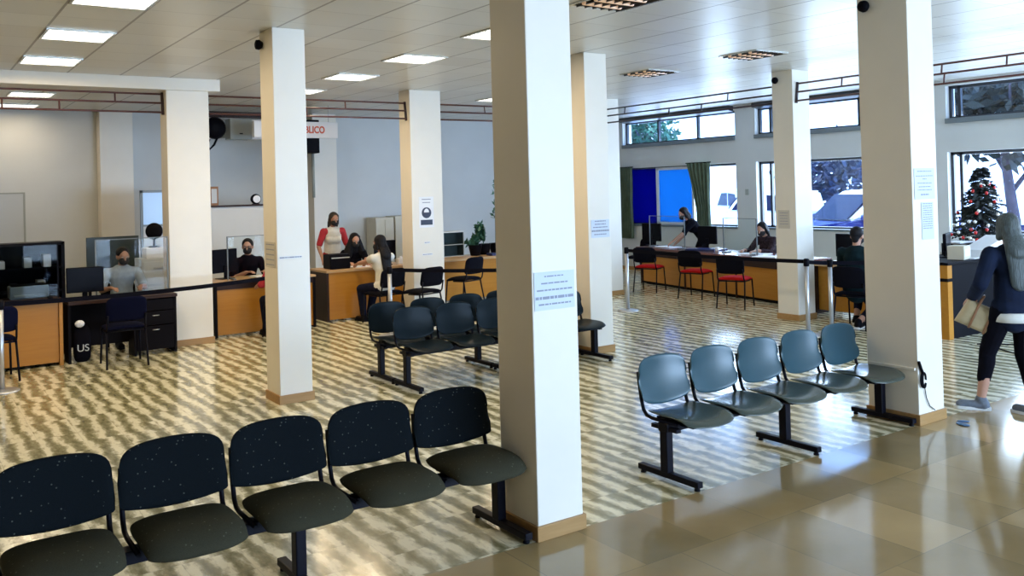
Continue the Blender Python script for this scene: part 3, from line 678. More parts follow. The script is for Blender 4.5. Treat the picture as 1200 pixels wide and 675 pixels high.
part(MB().box(-0.21, 0.21, -0.15, 0.15, 0, 0.15, 0.012), 'body', 'lgrey', t); part(MB().box(-0.17, 0.17, -0.19, -0.14, 0.02, 0.05, 0.004), 'paper_tray', 'white', t); part(MB().box(-0.19, 0.19, -0.13, 0.13, 0.151, 0.165, 0.004), 'lid', 'black', t)
# dark cabinet behind the left desk
t = thing('shelf_cabinet', 'tall black shelf cabinet behind the smoked screen', 'cabinet', (1.05, 13.2, 0))
part(MB().box(-0.95, 0.72, 0.0, 0.04, 0, 1.44).box(-0.95, -0.91, -0.36, 0.0, 0, 1.44).box(0.68, 0.72, -0.36, 0, 0, 1.44).box(-0.95, 0.72, -0.36, 0, 1.40, 1.44).box(-0.12, -0.08, -0.36, 0, 0, 1.44), 'carcass', 'black', t)
for z in (0.02, 0.45, 0.8, 1.1): part(MB().box(-0.93, 0.70, -0.35, 0.0, z, z + 0.025), 'shelf', 'black', t)
sh = [(-0.1 + 0.10, 1.125, 'white'), (0.30, 1.125, 'lgrey'), (0.52, 1.125, 'white'), (0.15, 0.825, 'ink_dark'), (0.45, 0.825, 'lgrey')]
for i, (x, z, mm) in enumerate(sh):
    o = MB().box(1.05 + x - 0.045, 1.05 + x + 0.045, 12.88, 13.12, z, z + 0.10 + 0.03 * (i % 3), 0.006).build('paper_box', M[mm]); tag(o, ['small white box on the top shelf of the black cabinet, leftmost', 'light grey box on the top shelf of the black cabinet', 'white box at the right end of the cabinet top shelf', 'dark blue box on the middle cabinet shelf', 'light grey box on the middle cabinet shelf'][i], 'box', 'boxes on the black cabinet')
# green-black board behind the man in grey
t = thing('display_board', 'dark green board standing behind the man in the grey shirt', 'board', (2.66, 14.2, 0))
part(MB().box(-0.42, 0.30, 0, 0.03, 0.75, 1.42, 0.004), 'panel', 'green_board', t)
for x in (-0.38, 0.26): part(MB().box(x - 0.02, x + 0.02, 0.0, 0.04, 0.0, 0.76), 'leg', 'black', t)
# glazed interior panel with blue light painted on its pane, by the beam column
t = thing('glazed_partition', 'narrow glazed partition with blue light painted on its pane beside the beam column', 'partition', (3.42, 15.1, 0))
part(MB().box(-0.24, -0.2, 0, 0.05, 0, 2.1).box(0.5, 0.54, 0, 0.05, 0, 2.1).box(-0.24, 0.54, 0, 0.05, 2.06, 2.1).box(-0.2, 0.5, 0.0, 0.05, 0.0, 0.5), 'frame', 'frame_grey', t)
part(MB().box(-0.2, 0.5, 0.02, 0.028, 1.55, 2.06), 'upper_pane', 'interior_sky', t); part(MB().box(-0.2, 0.5, 0.02, 0.028, 0.5, 1.52), 'lower_pane', 'lgrey', t)
part(MB().box(-0.2, 0.5, 0.0, 0.05, 1.52, 1.55), 'crossbar', 'frame_grey', t)
t = thing('file_cabinet', 'pale cabinet with papers on top right of the man in grey', 'cabinet', (2.98, 13.4, 0))
part(MB().box(-0.2, 0.25, -0.2, 0.25, 0, 1.12, 0.005), 'body', 'lgrey', t)
for i in range(3): d = part(MB().box(-0.18, 0.23, -0.215, -0.2, 0.06 + i * 0.35, 0.38 + i * 0.35, 0.003), 'drawer', 'lgrey', t); part(MB().box(-0.04, 0.09, -0.23, -0.215, 0.28 + i * 0.35, 0.3 + i * 0.35), 'handle', 'steel', d)
o = MB().box(2.86, 3.12, 13.28, 13.55, 1.12, 1.27, 0.01).build('storage_box', M['white']); tag(o, 'white box on the pale cabinet right of the man in grey', 'box')
t = thing('desk_fan', 'black desk fan shape on the white box beside the beam column', 'fan', (3.0, 13.4, 1.27))
part(MB().lathe([(0.08, 0), (0.08, 0.015), (0.02, 0.03), (0.018, 0.14)], (0, 0, 0), 16), 'base', 'black', t)
part(MB().lathe([(0.03, -0.02), (0.11, -0.02), (0.12, 0.0), (0.11, 0.02), (0.03, 0.02)], (0, 0, 0.23), 20, 'y'), 'guard', 'black', t)
# partition with shelf between beam column and slim column
t = thing('low_partition', 'pale stained partition with a dark top ledge behind the man in black', 'partition', (4.9, 15.2, 0))
part(MB().box(-0.75, 0.9, 0, 0.05, 0, 1.79), 'panel', M['wall'], t); part(MB().box(-0.75, 0.9, -0.03, 0.18, 1.79, 1.82, 0.003), 'ledge', 'desk_dark', t)
t = thing('picture_frame', 'small brown framed picture on the partition ledge', 'picture frame', (4.39, 15.28, 1.82), 0)
part(MB().box(-0.07, 0.07, -0.02, 0.0, 0, 0.32).box(-0.05, 0.05, -0.021, -0.02, 0.02, 0.3), 'frame', 'bag_strap', t); part(MB().box(-0.045, 0.045, -0.024, -0.021, 0.04, 0.28), 'picture', 'lgrey', t)
t = thing('desk_clock', 'round black and white clock on the partition ledge', 'clock', (5.1, 15.27, 1.82))
part(MB().lathe([(0.03, -0.03), (0.085, -0.03), (0.09, 0.0), (0.085, 0.03), (0.03, 0.03)], (0, 0, 0.09), 24, 'y'), 'case', 'black', t); part(MB().lathe([(0.065, 0), (0.065, 0.004)], (0.01, -0.036, 0.09), 24, 'y'), 'dial', 'white', t); part(MB().box(-0.06, 0.06, -0.03, 0.03, 0, 0.012), 'foot', 'black', t)
# hanging sign, dark box behind it, wall equipment
t = thing('hanging_sign', 'white hanging sign with orange red capital letters, partly behind the slim column', 'sign', (5.76, 15.0, 0))
part(MB().box(-0.76, 0.76, -0.03, 0.03, 2.96, 3.245, 0.004), 'panel', 'white', t)
for x in (-0.6, 0.6): part(MB().cyl((x, 0, 3.24), (x, 0, H), 0.006, n=6), 'hanger', 'steel', t)
tcu = bpy.data.curves.new('sign_text', 'FONT'); tcu.body = 'PÚBLICO'; tcu.size = 0.17; tcu.align_x = 'RIGHT'; tcu.align_y = 'CENTER'; tcu.extrude = 0.002; tcu.bevel_depth = 0.005; tcu.bevel_resolution = 0
to = bpy.data.objects.new('lettering_curve', tcu); C.objects.link(to)
bpy.context.view_layer.update(); me = bpy.data.meshes.new_from_object(to.evaluated_get(bpy.context.evaluated_depsgraph_get())); bpy.data.objects.remove(to)
me.materials.clear(); me.materials.append(M['ink_red']); to = bpy.data.objects.new('lettering', me); C.objects.link(to); to.parent = t; to.scale = (0.78, 1, 1); to.location = (0.515, -0.032, 3.10); to.rotation_euler = (R(90), 0, 0)
o = MB().box(6.25, 6.72, 16.3, 16.66, 2.76, 3.4, 0.01); o.box(6.29, 6.68, 16.285, 16.3, 2.8, 3.36)
o = o.build('wall_speaker', M['black']); tag(o, 'black box hung on the back wall behind the hanging sign', 'box')
t = thing('wall_unit', 'grey metal box high on the back wall left of the sign', 'air unit', (5.2, 16.2, 3.0))
part(MB().box(-0.26, 0.14, -0.1, 0.2, 0, 0.37, 0.01), 'casing', 'grey', t); part(MB().box(0.14, 0.34, -0.1, 0.2, 0.0, 0.36, 0.01), 'white_end', 'white', t); part(MB().box(-0.09, -0.03, -0.105, -0.1, 0.09, 0.11), 'vent', 'black', t)
part(MB().box(-0.05, 0.05, 0.2, 1.2, 0.1, 0.16), 'bracket', 'grey', t)
t = thing('wall_fan', 'black wall fan high beside the beam column', 'fan', (4.7, 16.2, 3.2))
part(MB().lathe([(0.05, -0.1), (0.15, -0.08), (0.2, 0.0), (0.17, 0.06), (0.08, 0.12)], (0.0, 0, 0.0), 24, 'y'), 'motor', 'black', t); part(MB().tube([(0.05, 0, -0.15), (-0.02, 0, -0.3), (-0.1, 0, -0.38), (-0.14, 0, -0.3), (-0.1, 0, -0.2)], 0.02, 6), 'bracket', 'black', t); part(MB().box(-0.04, 0.04, 0.1, 1.2, -0.05, 0.0), 'arm', 'black', t)
o = MB().tube([(6.72, 16.66, 2.78), (6.72, 16.66, 1.9)], 0.03, 10).build('grey_upright', M['grey']); tag(o, 'short grey upright running down the engaged column below the black box', 'pipe')  # plain grey upright along the corner of the engaged column
# cream cabinets at the back
for i, (x, w, h) in enumerate(((8.35, 0.42, 1.44), (8.82, 0.46, 1.46))):
    t = thing('metal_cupboard', ['cream cupboard at the back wall left of the poster column, left one', 'cream cupboard at the back wall right beside the poster column'][i], 'cupboard', (x, 17.1, 0), 0, 'cream cupboards at the back wall')
    part(MB().box(-w / 2, w / 2, -0.22, 0.22, 0, h, 0.006), 'body', 'cream', t)
    for s in (-1, 1): d = part(MB().box(min(0.004 * s, s * w / 2 * 0.97), max(0.004 * s, s * w / 2 * 0.97), -0.235, -0.22, 0.06, h - 0.04, 0.003), 'door', 'cream', t); part(MB().box(0.03 * s - 0.008, 0.03 * s + 0.008, -0.25, -0.235, 0.7, 0.85), 'handle', 'steel', d)
t = thing('whiteboard', 'pale board on the back wall at the left edge', 'board', (1.3, 17.4, 1.15))
part(MB().box(-0.9, 0.48, -0.02, 0.0, 0, 0.97), 'panel', 'lgrey', t); part(MB().box(-0.9, 0.5, -0.028, -0.0, 0.955, 0.98).box(0.47, 0.5, -0.028, 0, 0.0, 0.955), 'frame', 'grey', t)
# belongings
t = thing('backpack', 'black backpack with white letters under the black desk', 'backpack', (1.82, 11.98, 0))
def bpf(s, t_):
    wv = (1 - abs(s) ** 4) ** 0.25 if abs(s) < 1 else 0
    return (s * 0.1, 0.0, 0.22 + t_ * 0.22 * wv), V((0, -1, 0))
part(MB().pillow(bpf, 0.16, 16, 14, 3), 'body', 'black_fabric', t)
part(MB().tube([(-0.03, 0, 0.43), (0, 0, 0.47), (0.03, 0, 0.43)], 0.008, 6), 'top_handle', 'black', t)
tcu = bpy.data.curves.new('bag_text', 'FONT'); tcu.body = 'US'; tcu.size = 0.12; tcu.align_x = 'CENTER'; tcu.extrude = 0.002
to = bpy.data.objects.new('lettering_curve', tcu); C.objects.link(to); bpy.context.view_layer.update()
me = bpy.data.meshes.new_from_object(to.evaluated_get(bpy.context.evaluated_depsgraph_get())); bpy.data.objects.remove(to); me.materials.clear(); me.materials.append(M['lgrey'])
to = bpy.data.objects.new('lettering', me); C.objects.link(to); to.parent = t; to.location = (0.0, -0.081, 0.14); to.rotation_euler = (R(90), 0, 0)
o = MB().ell((1.79, 11.93, 0.47), 0.055, 0.04, 0.045).build('crumpled_bag', M['white'], None, True); tag(o, 'crumpled white bag on top of the black backpack', 'bag')
# papers etc on counters
def sheet(label, x, y, z, w, d, rz, m='white', h=0.012, name='paper_stack', group='papers on the counters'):
    o = MB().box(-w / 2, w / 2, -d / 2, d / 2, 0, h).build(name, M[m]); o.location = (x, y, z); o.rotation_euler = (0, 0, R(rz)); return tag(o, label, 'paper', group)
sheet('white sheets in front of the leaning woman on the long counter', 12.55, 12.85, 0.735, 0.5, 0.3, 80)
sheet('white sheets before the seated worker at the long counter', 12.1, 10.3, 0.735, 0.34, 0.5, 12)
sheet('pale sheets near the end of the long counter', 11.78, 9.75, 0.735, 0.3, 0.42, 10)
sheet('dark blue folder lying on the long counter in the middle', 12.3, 11.6, 0.735, 0.45, 0.62, 10, 'laptop_blue', 0.03, 'folder')
sheet('papers on the middle desk under the joined hands', 6.05, 13.2, 0.785, 0.3, 0.21, 10)
sheet('papers on the desk of the man in the black shirt', 4.4, 13.0, 0.775, 0.3, 0.21, 15)
sheet('papers on the black desk next to the dark monitor', 2.02, 12.0, 0.745, 0.24, 0.1, 5)
sheet('papers lying on the black counter near the walking woman', 11.3, 6.1, 0.935, 0.5, 0.3, 5)
t = thing('paper_tray', 'black wire tray on the black counter beside the monitor', 'tray', (11.6, 6.42, 0.935))
b = MB()
for i in range(7): b.box(-0.2, 0.2, -0.13 + i * 0.042, -0.124 + i * 0.042, 0.0, 0.16)
b.box(-0.2, 0.2, -0.135, 0.135, 0, 0.008); part(b, 'wires', 'black', t); part(MB().box(-0.18, 0.18, -0.12, 0.12, 0.16, 0.175), 'papers', 'white', t)
t = thing('document_holder', 'beige box of papers on the black counter before the walking woman', 'box', (10.98, 6.08, 0.935), 12)
part(MB().box(-0.13, 0.13, -0.1, 0.1, 0, 0.17, 0.004), 'box', 'cream', t); part(MB().box(-0.1, 0.1, -0.104, -0.1, 0.04, 0.13), 'label', 'white', t)
t = thing('paper_pile', 'pale pile of leaflets sloping on the black counter', 'paper', (11.55, 6.05, 0.935), 0)
part(MB().prism([(-0.3, 0.0), (0.3, 0.0), (0.3, 0.26), (-0.3, 0.1)], -0.14, 0.14, 'y', 0.004), 'pile', 'white', t)
t = thing('printer', 'black printer with a pale top edge on the middle desk', 'printer', (5.68, 13.2, 0.785), 0)
part(MB().box(-0.17, 0.17, -0.15, 0.15, 0, 0.23, 0.02), 'body', 'black', t); part(MB().box(-0.15, 0.15, -0.154, -0.15, 0.17, 0.185), 'paper_slot', 'lgrey', t)
t = thing('tissue_box', 'small white box on the middle desk beside the monitor', 'box', (6.78, 13.15, 0.785)); part(MB().box(-0.06, 0.06, -0.05, 0.05, 0, 0.09, 0.006), 'box', 'white', t); part(MB().ell((0, 0, 0.1), 0.03, 0.02, 0.03), 'tissue', 'white', t)
o = MB().lathe([(0.035, 0), (0.04, 0.09), (0.036, 0.09), (0.032, 0.01)], (12.1, 11.15, 0.735), 16).build('paper_cup', M['white']); tag(o, 'white cup on the long counter beside the dark blue folder', 'cup')

# plants on desk E
def leaf_ball(mb, c, r, n, size, seed):
    rnd = random.Random(seed)
    for _ in range(n):
        d = V((rnd.gauss(0, 1), rnd.gauss(0, 1), rnd.gauss(0, 1))).normalized() * (r * rnd.random() ** 0.4); p = V(c) + d
        u = V((rnd.gauss(0, 1), rnd.gauss(0, 1), rnd.gauss(0, 1))).normalized(); w = u.cross(V((rnd.gauss(0, 1), rnd.gauss(0, 1), rnd.gauss(0, 1)))).normalized(); s = size * rnd.uniform(0.6, 1.3)
        vs = [mb.bm.verts.new(p + u * s), mb.bm.verts.new(p + w * s * 0.45), mb.bm.verts.new(p - u * s), mb.bm.verts.new(p - w * s * 0.45)]
        f = mb.bm.faces.new(vs); f.material_index = mb.mi
def pot_plant(label, loc, h, lean, seed, tall=False, group='potted plants on the desk'):
    t = thing('potted_plant', label, 'plant', loc, 0, group)
    part(MB().lathe([(0.09, 0), (0.13, 0.19), (0.135, 0.2), (0.12, 0.2), (0.115, 0.17)], (0, 0, 0), 18), 'pot', 'black', t); part(MB().lathe([(0.116, 0), (0.116, 0.01)], (0, 0, 0.165), 16), 'soil', 'soil', t)
    rnd = random.Random(seed); b = MB(); lf = MB()
    for i in range(5 if not tall else 3):
        tip = V((lean + rnd.uniform(-0.12, 0.12), rnd.uniform(-0.1, 0.1), h * rnd.uniform(0.7, 1.0) if i else h)); b.tube([(0, 0, 0.14), (tip.x * 0.3, tip.y * 0.3, tip.z * 0.6), tip], [0.007, 0.005, 0.003], 6)
        if tall and i == 0: leaf_ball(lf, tip, 0.04, 14, 0.035, seed + i)
        else:
            for k in range(5): leaf_ball(lf, V((0, 0, 0.14)).lerp(tip, 0.5 + 0.12 * k), 0.08, 11, 0.055, seed + i * 9 + k)
    part(b, 'stem', 'leaf', t); part(lf, 'foliage', 'leaf', t); return t
pot_plant('leafy plant in a dark pot on the desk right of the poster column', (9.02, 14.1, 0.755), 0.55, -0.06, 3)
pot_plant('tall plant with one long bare stem close to the front column', (9.28, 14.1, 0.755), 1.38, 0.02, 5, True)
pot_plant('low bushy plant on the desk beside the clear screen', (8.76, 14.0, 0.755), 0.34, 0.0, 9)
o = MB().box(8.9, 9.5, 13.65, 13.85, 0.755, 0.80, 0.01).build('keyboard_tray', M['laptop_blue']); tag(o, 'dark blue tray on the desk with plants', 'tray')
t = thing('file_box', 'greenish grey glass front box shelf on the desk right of the poster column', 'shelf', (8.38, 14.25, 0.755))
part(MB().box(-0.22, 0.22, 0.1, 0.12, 0, 0.44).box(-0.22, -0.205, -0.12, 0.1, 0, 0.44).box(0.205, 0.22, -0.12, 0.1, 0, 0.44).box(-0.205, 0.205, -0.12, 0.1, 0.21, 0.225).box(-0.205, 0.205, -0.12, 0.1, 0.0, 0.015), 'shelf_body', 'grey', t)
part(MB().box(-0.24, 0.24, -0.14, 0.13, 0.44, 0.46, 0.003), 'lid', 'lgrey', t); part(MB().box(-0.205, 0.205, -0.118, -0.112, 0.015, 0.44), 'glass_front', 'acrylic_dark', t)

# barrier posts with belts
def stanchion(label, x, y, h=0.98, group='steel barrier posts'):
    t = thing('barrier_post', label, 'barrier post', (x, y, 0), 0, group)
    part(MB().lathe([(0.17, 0), (0.17, 0.008), (0.15, 0.018), (0.03, 0.028)], (0, 0, 0), 28), 'base', 'steel', t)
    part(MB().cyl((0, 0, 0.02), (0, 0, h - 0.09), 0.028, n=16), 'post', 'steel', t)
    part(MB().lathe([(0.03, 0), (0.036, 0.01), (0.036, 0.09), (0.02, 0.1)], (0, 0, h - 0.1), 16), 'belt_head', 'black', t); return t
def belt(label, pts, w=0.05):
    b = MB()
    for i in range(len(pts) - 1):
        a, c = V(pts[i]), V(pts[i + 1]); d = (c - a); n = V((-d.y, d.x, 0)).normalized() * 0.0015
        vs = [b.bm.verts.new(p + V((0, 0, s * w / 2)) + n * k) for p in (a, c) for s in (-1, 1) for k in (-1, 1)]
        for q in ((0, 2, 6, 4), (1, 5, 7, 3), (0, 1, 3, 2), (4, 6, 7, 5), (2, 3, 7, 6), (0, 4, 5, 1)): b.bm.faces.new([vs[k] for k in q])
    o = b.build('barrier_belt', M['black_fabric']); return tag(o, label, 'belt', 'black barrier belts')
S = {'a': (9.52, 7.27), 'b': (9.89, 7.19), 'c': (9.44, 10.6), 'd': (6.16, 12.62), 'e': (0.86, 10.71)}
stanchion('steel barrier post right of the red chair column, left of the pair', *S['a']); stanchion('steel barrier post in front of the man in the dark jacket, right of the pair', *S['b'], 0.95)
stanchion('steel barrier post standing alone by the far window column', *S['c'], 1.0); stanchion('steel barrier post in front of the long-haired woman', 5.52, 11.05, 0.95); stanchion('steel barrier post hidden behind the front column, holding the middle belt', 7.09, 9.50, 0.95); stanchion('steel barrier post hidden behind the slim column, holding the left belt', 4.10, 11.36, 0.95); stanchion('steel barrier post at the left edge, mostly out of frame', *S['e'], 0.95)
def sag(a, b, z0, z1, s=0.02, n=6):
    a, b = V((*a, z0)), V((*b, z1)); return [a.lerp(b, i / n) - V((0, 0, s * 4 * (i / n) * (1 - i / n))) for i in range(n + 1)]
d_ = V((S['c'][0] - S['a'][0], S['c'][1] - S['a'][1])).normalized()
belt('black belt crossing in front of the long counter', sag((9.44, 10.56), (9.52, 7.31), 0.95, 0.94)); belt('short black belt joining the pair of steel posts', sag((9.56, 7.262), (9.85, 7.198), 0.93, 0.90, 0.0))
belt('black belt running right from the pair of posts behind the big right column', sag((9.93, 7.18), (10.6, 6.7), 0.9, 0.9, 0.01))
belt('black belt passing in front of the poster column', sag((5.56, 11.02), (7.06, 9.53), 0.9, 0.9, 0.02)); belt('black belt passing in front of the beam column', sag((0.9, 10.71), (4.06, 11.35), 0.905, 0.905, 0.035))

# small things on the columns and floor
def spk(label, x, y, z):
    t = thing('alarm_sounder', label, 'alarm', (x, y, z), 0, 'small black devices high on the columns')
    part(MB().lathe([(0.03, 0), (0.05, -0.03), (0.045, -0.06), (0.02, -0.07)], (0, 0, 0), 14, 'x'), 'horn', 'black', t)
spk('small black device high on the slim column', 2.92, 8.45, 3.42); spk('small black device high on the red chair column', 10.4, 8.36, 3.42); spk('small black device high on the big right column', 6.64, 4.4, 3.40)
t = thing('power_cable', 'black coiled cable hanging on the edge of the big right column', 'cable', (6.68, 4.04, 0.36))
b = MB()
for k in range(4):
    b.tube([(0.035 * math.cos(a) * (1 - 0.12 * k) + 0.0, -0.016 - 0.004 * k, 0.06 * math.sin(a)) for a in [2 * math.pi * i / 14 for i in range(14)]], 0.006, 6)
part(b, 'coil', 'black', t); part(MB().tube([(-0.045, -0.012, 0.15), (-0.02, -0.014, 0.09), (0.0, -0.018, 0.05)], 0.012, 8), 'plug', 'black', t)
part(MB().tube([(0.02, -0.012, -0.04), (0.05, -0.01, -0.15), (0.09, -0.012, -0.22), (0.16, -0.014, -0.262)], 0.0035, 6), 'lead', 'black', t)
o = MB().box(6.622, 6.64, 4.06, 4.47, 0.435, 0.455, 0.002).build('cable_trunking', M['column']); tag(o, 'white cable trunking strip low on the big right column', 'trunking')
b = MB(); rnd = random.Random(4)
for i in range(5): b.ell((6.95 + rnd.uniform(-0.06, 0.06), 3.86 + rnd.uniform(-0.04, 0.04), 0.007), 0.05, 0.03, 0.006, Matrix.Rotation(rnd.uniform(0, 3), 3, 'Z'), 8)
o = b.build('plastic_wrapper', M['debris']); tag(o, 'blue plastic wrapper lying on the floor by the right column', 'wrapper')
o = MB().box(9.98, 10.0, 0, 0.01, 0, 0.01).build('wall_socket', M['socket']); bpy.data.objects.remove(o)
o = MB().box(XW - 0.02, XW, 12.1, 12.18, 1.72, 1.84, 0.003).build('wall_switch', M['grey']); tag(o, 'grey switch box on the wall pier between the windows', 'switch')

b = MB(); b.tube([(10.35, 5.55, 0.008), (10.6, 5.3, 0.008), (10.75, 5.0, 0.008), (10.45, 4.8, 0.008), (10.1, 5.0, 0.008), (10.3, 5.35, 0.008), (10.9, 5.75, 0.008)], 0.007, 6); o = b.build('floor_cable', M['black']); tag(o, 'thin dark cable looping on the floor before the tall black counter', 'cable')
# curtains
def curtain(label, y0, y1, z0, z1, x, tied=False, seed=1):
    b = MB(); n = 40; rows = 14; g = []
    for j in range(rows + 1):
        v = j / rows; row = []
        for i in range(n + 1):
            u = i / n; a, c = y0, y1
            if tied:                                            # gathered towards the wall side further down
                k = min(1, v * 1.5); c = y1 - (y1 - y0) * 0.42 * k; a = y0 + (y1 - y0) * 0.02 * k
            row.append(V((x + 0.03 * math.sin(u * 2 * math.pi * 5.5 + seed) + 0.008 * math.sin(v * 9 + u * 5), a + (c - a) * u, z1 + (z0 - z1) * v)))
        g.append(row)
    F = [[b.bm.verts.new(p) for p in r] for r in g]; B = [[b.bm.verts.new(p + V((0.004, 0, 0))) for p in r] for r in g]
    for j in range(rows):
        for i in range(n):
            b.bm.faces.new((F[j][i], F[j][i + 1], F[j + 1][i + 1], F[j + 1][i])); b.bm.faces.new((B[j][i], B[j + 1][i], B[j + 1][i + 1], B[j][i + 1]))
    t = thing('window_curtain', label, 'curtain', (0, 0, 0), 0, 'olive curtains at the left window'); part(b, 'cloth', 'curtain', t)
    for o in t.children: 
        for p in o.data.polygons: p.use_smooth = True
    part(MB().tube([(x, y0 - 0.05, z1 + 0.0), (x, y1 + 0.05, z1 + 0.0)], 0.012, 8), 'rod', 'black', t)
curtain('straight olive curtain at the left end of the blue window', 15.45, 15.85, 0.75, 2.40, XW - 0.12, seed=1)
curtain('gathered olive curtain between the blue pane and the white daylight', 13.05, 13.66, 0.9, 2.42, XW - 0.12, True, 2)

#PART_XMAS
# Christmas tree
t = thing('christmas_tree', 'dark decorated tree with red and silver baubles in front of the window', 'christmas tree', (12.85, 6.75, 0.88))
part(MB().lathe([(0.12, 0), (0.14, 0.12), (0.1, 0.12)], (0, 0, 0), 16), 'pot', 'black', t); part(MB().cyl((0, 0, 0.1), (0, 0, 1.2), 0.02, 0.006, 8), 'trunk', 'bark', t)
b = MB(); rnd = random.Random(11)
for i in range(330):
    v = rnd.random() ** 0.75; z = 0.16 + 0.02 + v * 1.04; rad = 0.44 * (1 - v) ** 0.9 + 0.05; a = rnd.uniform(0, 6.283)
    if v > 0.55 and rnd.random() < 0.35: continue
    d = V((math.cos(a), math.sin(a), -0.25)); p0 = V((0, 0, z)); L = rad * rnd.uniform(0.65, 1.05)
    for k in range(9):
        q = p0 + d * (L * (k + 1) / 9)
        for s in (-1, 1):
            w = V((-math.sin(a) * s, math.cos(a) * s, rnd.uniform(-0.2, 0.5))) * 0.055 + d * 0.04
            vs = [b.bm.verts.new(q), b.bm.verts.new(q + w * 0.5 + V((0, 0, 0.012))), b.bm.verts.new(q + w), b.bm.verts.new(q + w * 0.5 - V((0, 0, 0.012)))]; b.bm.faces.new(vs)
part(b, 'foliage', 'leaf_dark', t)
for i in range(34):
    v = rnd.random() ** 1.1 * 0.85; z = 0.2 + v * 1.0; rad = 0.42 * (1 - v) ** 0.9 + 0.05; a = rnd.uniform(1.9, 4.9)
    part(MB().ell((math.cos(a) * rad, math.sin(a) * rad, z - 0.03), 0.024, 0.024, 0.026, n=10), 'bauble', 'ball_red' if i % 2 else 'ball_white', t)
#PART_OUT
# ------------------------------------------------------------------ outside
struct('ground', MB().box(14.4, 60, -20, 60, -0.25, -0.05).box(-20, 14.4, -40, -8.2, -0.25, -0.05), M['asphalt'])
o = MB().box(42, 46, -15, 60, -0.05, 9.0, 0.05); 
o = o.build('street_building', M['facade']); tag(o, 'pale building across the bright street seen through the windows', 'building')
b = MB()
def car(label, loc, rz, paint, group='cars parked outside'):
    t = thing('parked_car', label, 'car', loc, rz, group)      # front towards local +X
    prof = [(-2.2, 0.45), (-2.25, 0.75), (-2.2, 1.05), (-1.2, 1.1), (0.75, 1.1), (1.9, 1.0), (2.2, 0.85), (2.25, 0.5), (2.1, 0.32), (-2.05, 0.32)]
    part(MB().prism(prof, -0.88, 0.88, 'y', 0.09), 'body', paint, t)
    cab = [(-2.0, 1.08), (-1.75, 1.72), (-0.1, 1.78), (0.15, 1.72), (0.95, 1.08)]
    part(MB().prism(cab, -0.78, 0.78, 'y', 0.07), 'cabin', 'car_white', t)
    part(MB().prism([(0.27, 1.64), (0.93, 1.13), (0.99, 1.11), (0.30, 1.68)], -0.7, 0.7, 'y'), 'windscreen', 'car_glass', t)
    for s in (-1, 1):
        part(MB().prism([(-1.75, 1.15), (-1.6, 1.6), (-0.75, 1.65), (-0.75, 1.15)], s * 0.785 - 0.006, s * 0.785 + 0.006, 'y'), 'side_window', 'car_glass', t)
        part(MB().prism([(-0.65, 1.15), (-0.65, 1.65), (0.05, 1.64), (0.6, 1.15)], s * 0.785 - 0.006, s * 0.785 + 0.006, 'y'), 'side_window', 'car_glass', t)
        part(MB().box(2.14, 2.24, s * 0.72 - 0.14, s * 0.72 + 0.14, 0.7, 0.86, 0.03), 'headlight', 'car_white', t); part(MB().box(0.6, 0.75, s * 0.98 - 0.09, s * 0.98 + 0.09, 1.08, 1.22, 0.03), 'wing_mirror', paint, t)
        for x in (-1.35, 1.4): w = part(MB().lathe([(0.2, -0.1), (0.33, -0.1), (0.34, 0), (0.33, 0.1), (0.2, 0.1)], (x, s * 0.82, 0.34), 24, 'y'), 'wheel', 'tyre', t); part(MB().lathe([(0.05, -0.11), (0.2, -0.105), (0.2, 0.105), (0.05, 0.11)], (x, s * 0.82, 0.34), 16, 'y'), 'hub_cap', 'steel', w)
    part(MB().box(2.2, 2.27, -0.45, 0.45, 0.58, 0.78, 0.02), 'grille', 'black', t); return t
car('blue car with white pillars parked just outside the middle window', (18.9, 12.75, -0.05), 160, 'car_blue')
car('blue car low in the window behind the decorated tree', (19.4, 7.4, -0.05), 95, 'car_blue')
car('pale car far down the street beyond the gathered curtain', (27.5, 24.0, -0.05), 60, 'car_white')
car('pale blue car beyond the narrow daylight pane', (22.8, 19.0, -0.05), 80, 'car_white')
def tree(label, loc, h, r, m, seed, n=1100, trunk=0.16, zc=0.72):
    t = thing('street_tree', label, 'tree', loc, 0, 'trees in the street'); rnd = random.Random(seed)
    b = MB().tube([(0, 0, 0), (0.08, 0.03, h * 0.25), (-0.05, 0.1, h * 0.5), (0.1, 0, h * 0.8)], [trunk, trunk * 0.8, trunk * 0.6, 0.03], 10)
    for i in range(7):
        a = i * 0.9; z = h * (0.36 + 0.06 * i); b.tube([(0, 0.05, z), (math.cos(a) * r * 0.4, math.sin(a) * r * 0.4, z + h * 0.1), (math.cos(a) * r * 0.8, math.sin(a) * r * 0.8, z + h * 0.16)], [trunk * 0.4, trunk * 0.25, 0.02], 6)
    part(b, 'trunk', 'bark', t); b = MB()
    for i in range(16):
        a = rnd.uniform(0, 6.28); q = rnd.random() ** 0.5 * r * 0.75; leaf_ball(b, (math.cos(a) * q, math.sin(a) * q, h * (zc + rnd.uniform(-0.16, 0.2))), r * 0.45, n // 16, 0.16, seed * 50 + i)
    part(b, 'foliage', m, t); return t
tree('green tree showing in the leftmost high window pane', (25.5, 27.2, -0.05), 5.6, 1.5, 'leaf', 3, 1600)
tree('dark tree filling the high window at the right', (16.7, 8.2, -0.05), 4.7, 1.7, 'leaf_dark', 5, 2600, 0.13, 0.76)
tree('tree with a thick trunk behind the blue car', (24.5, 17.6, -0.05), 2.95, 1.8, 'leaf_blue', 8, 1500, 0.24, 0.80)
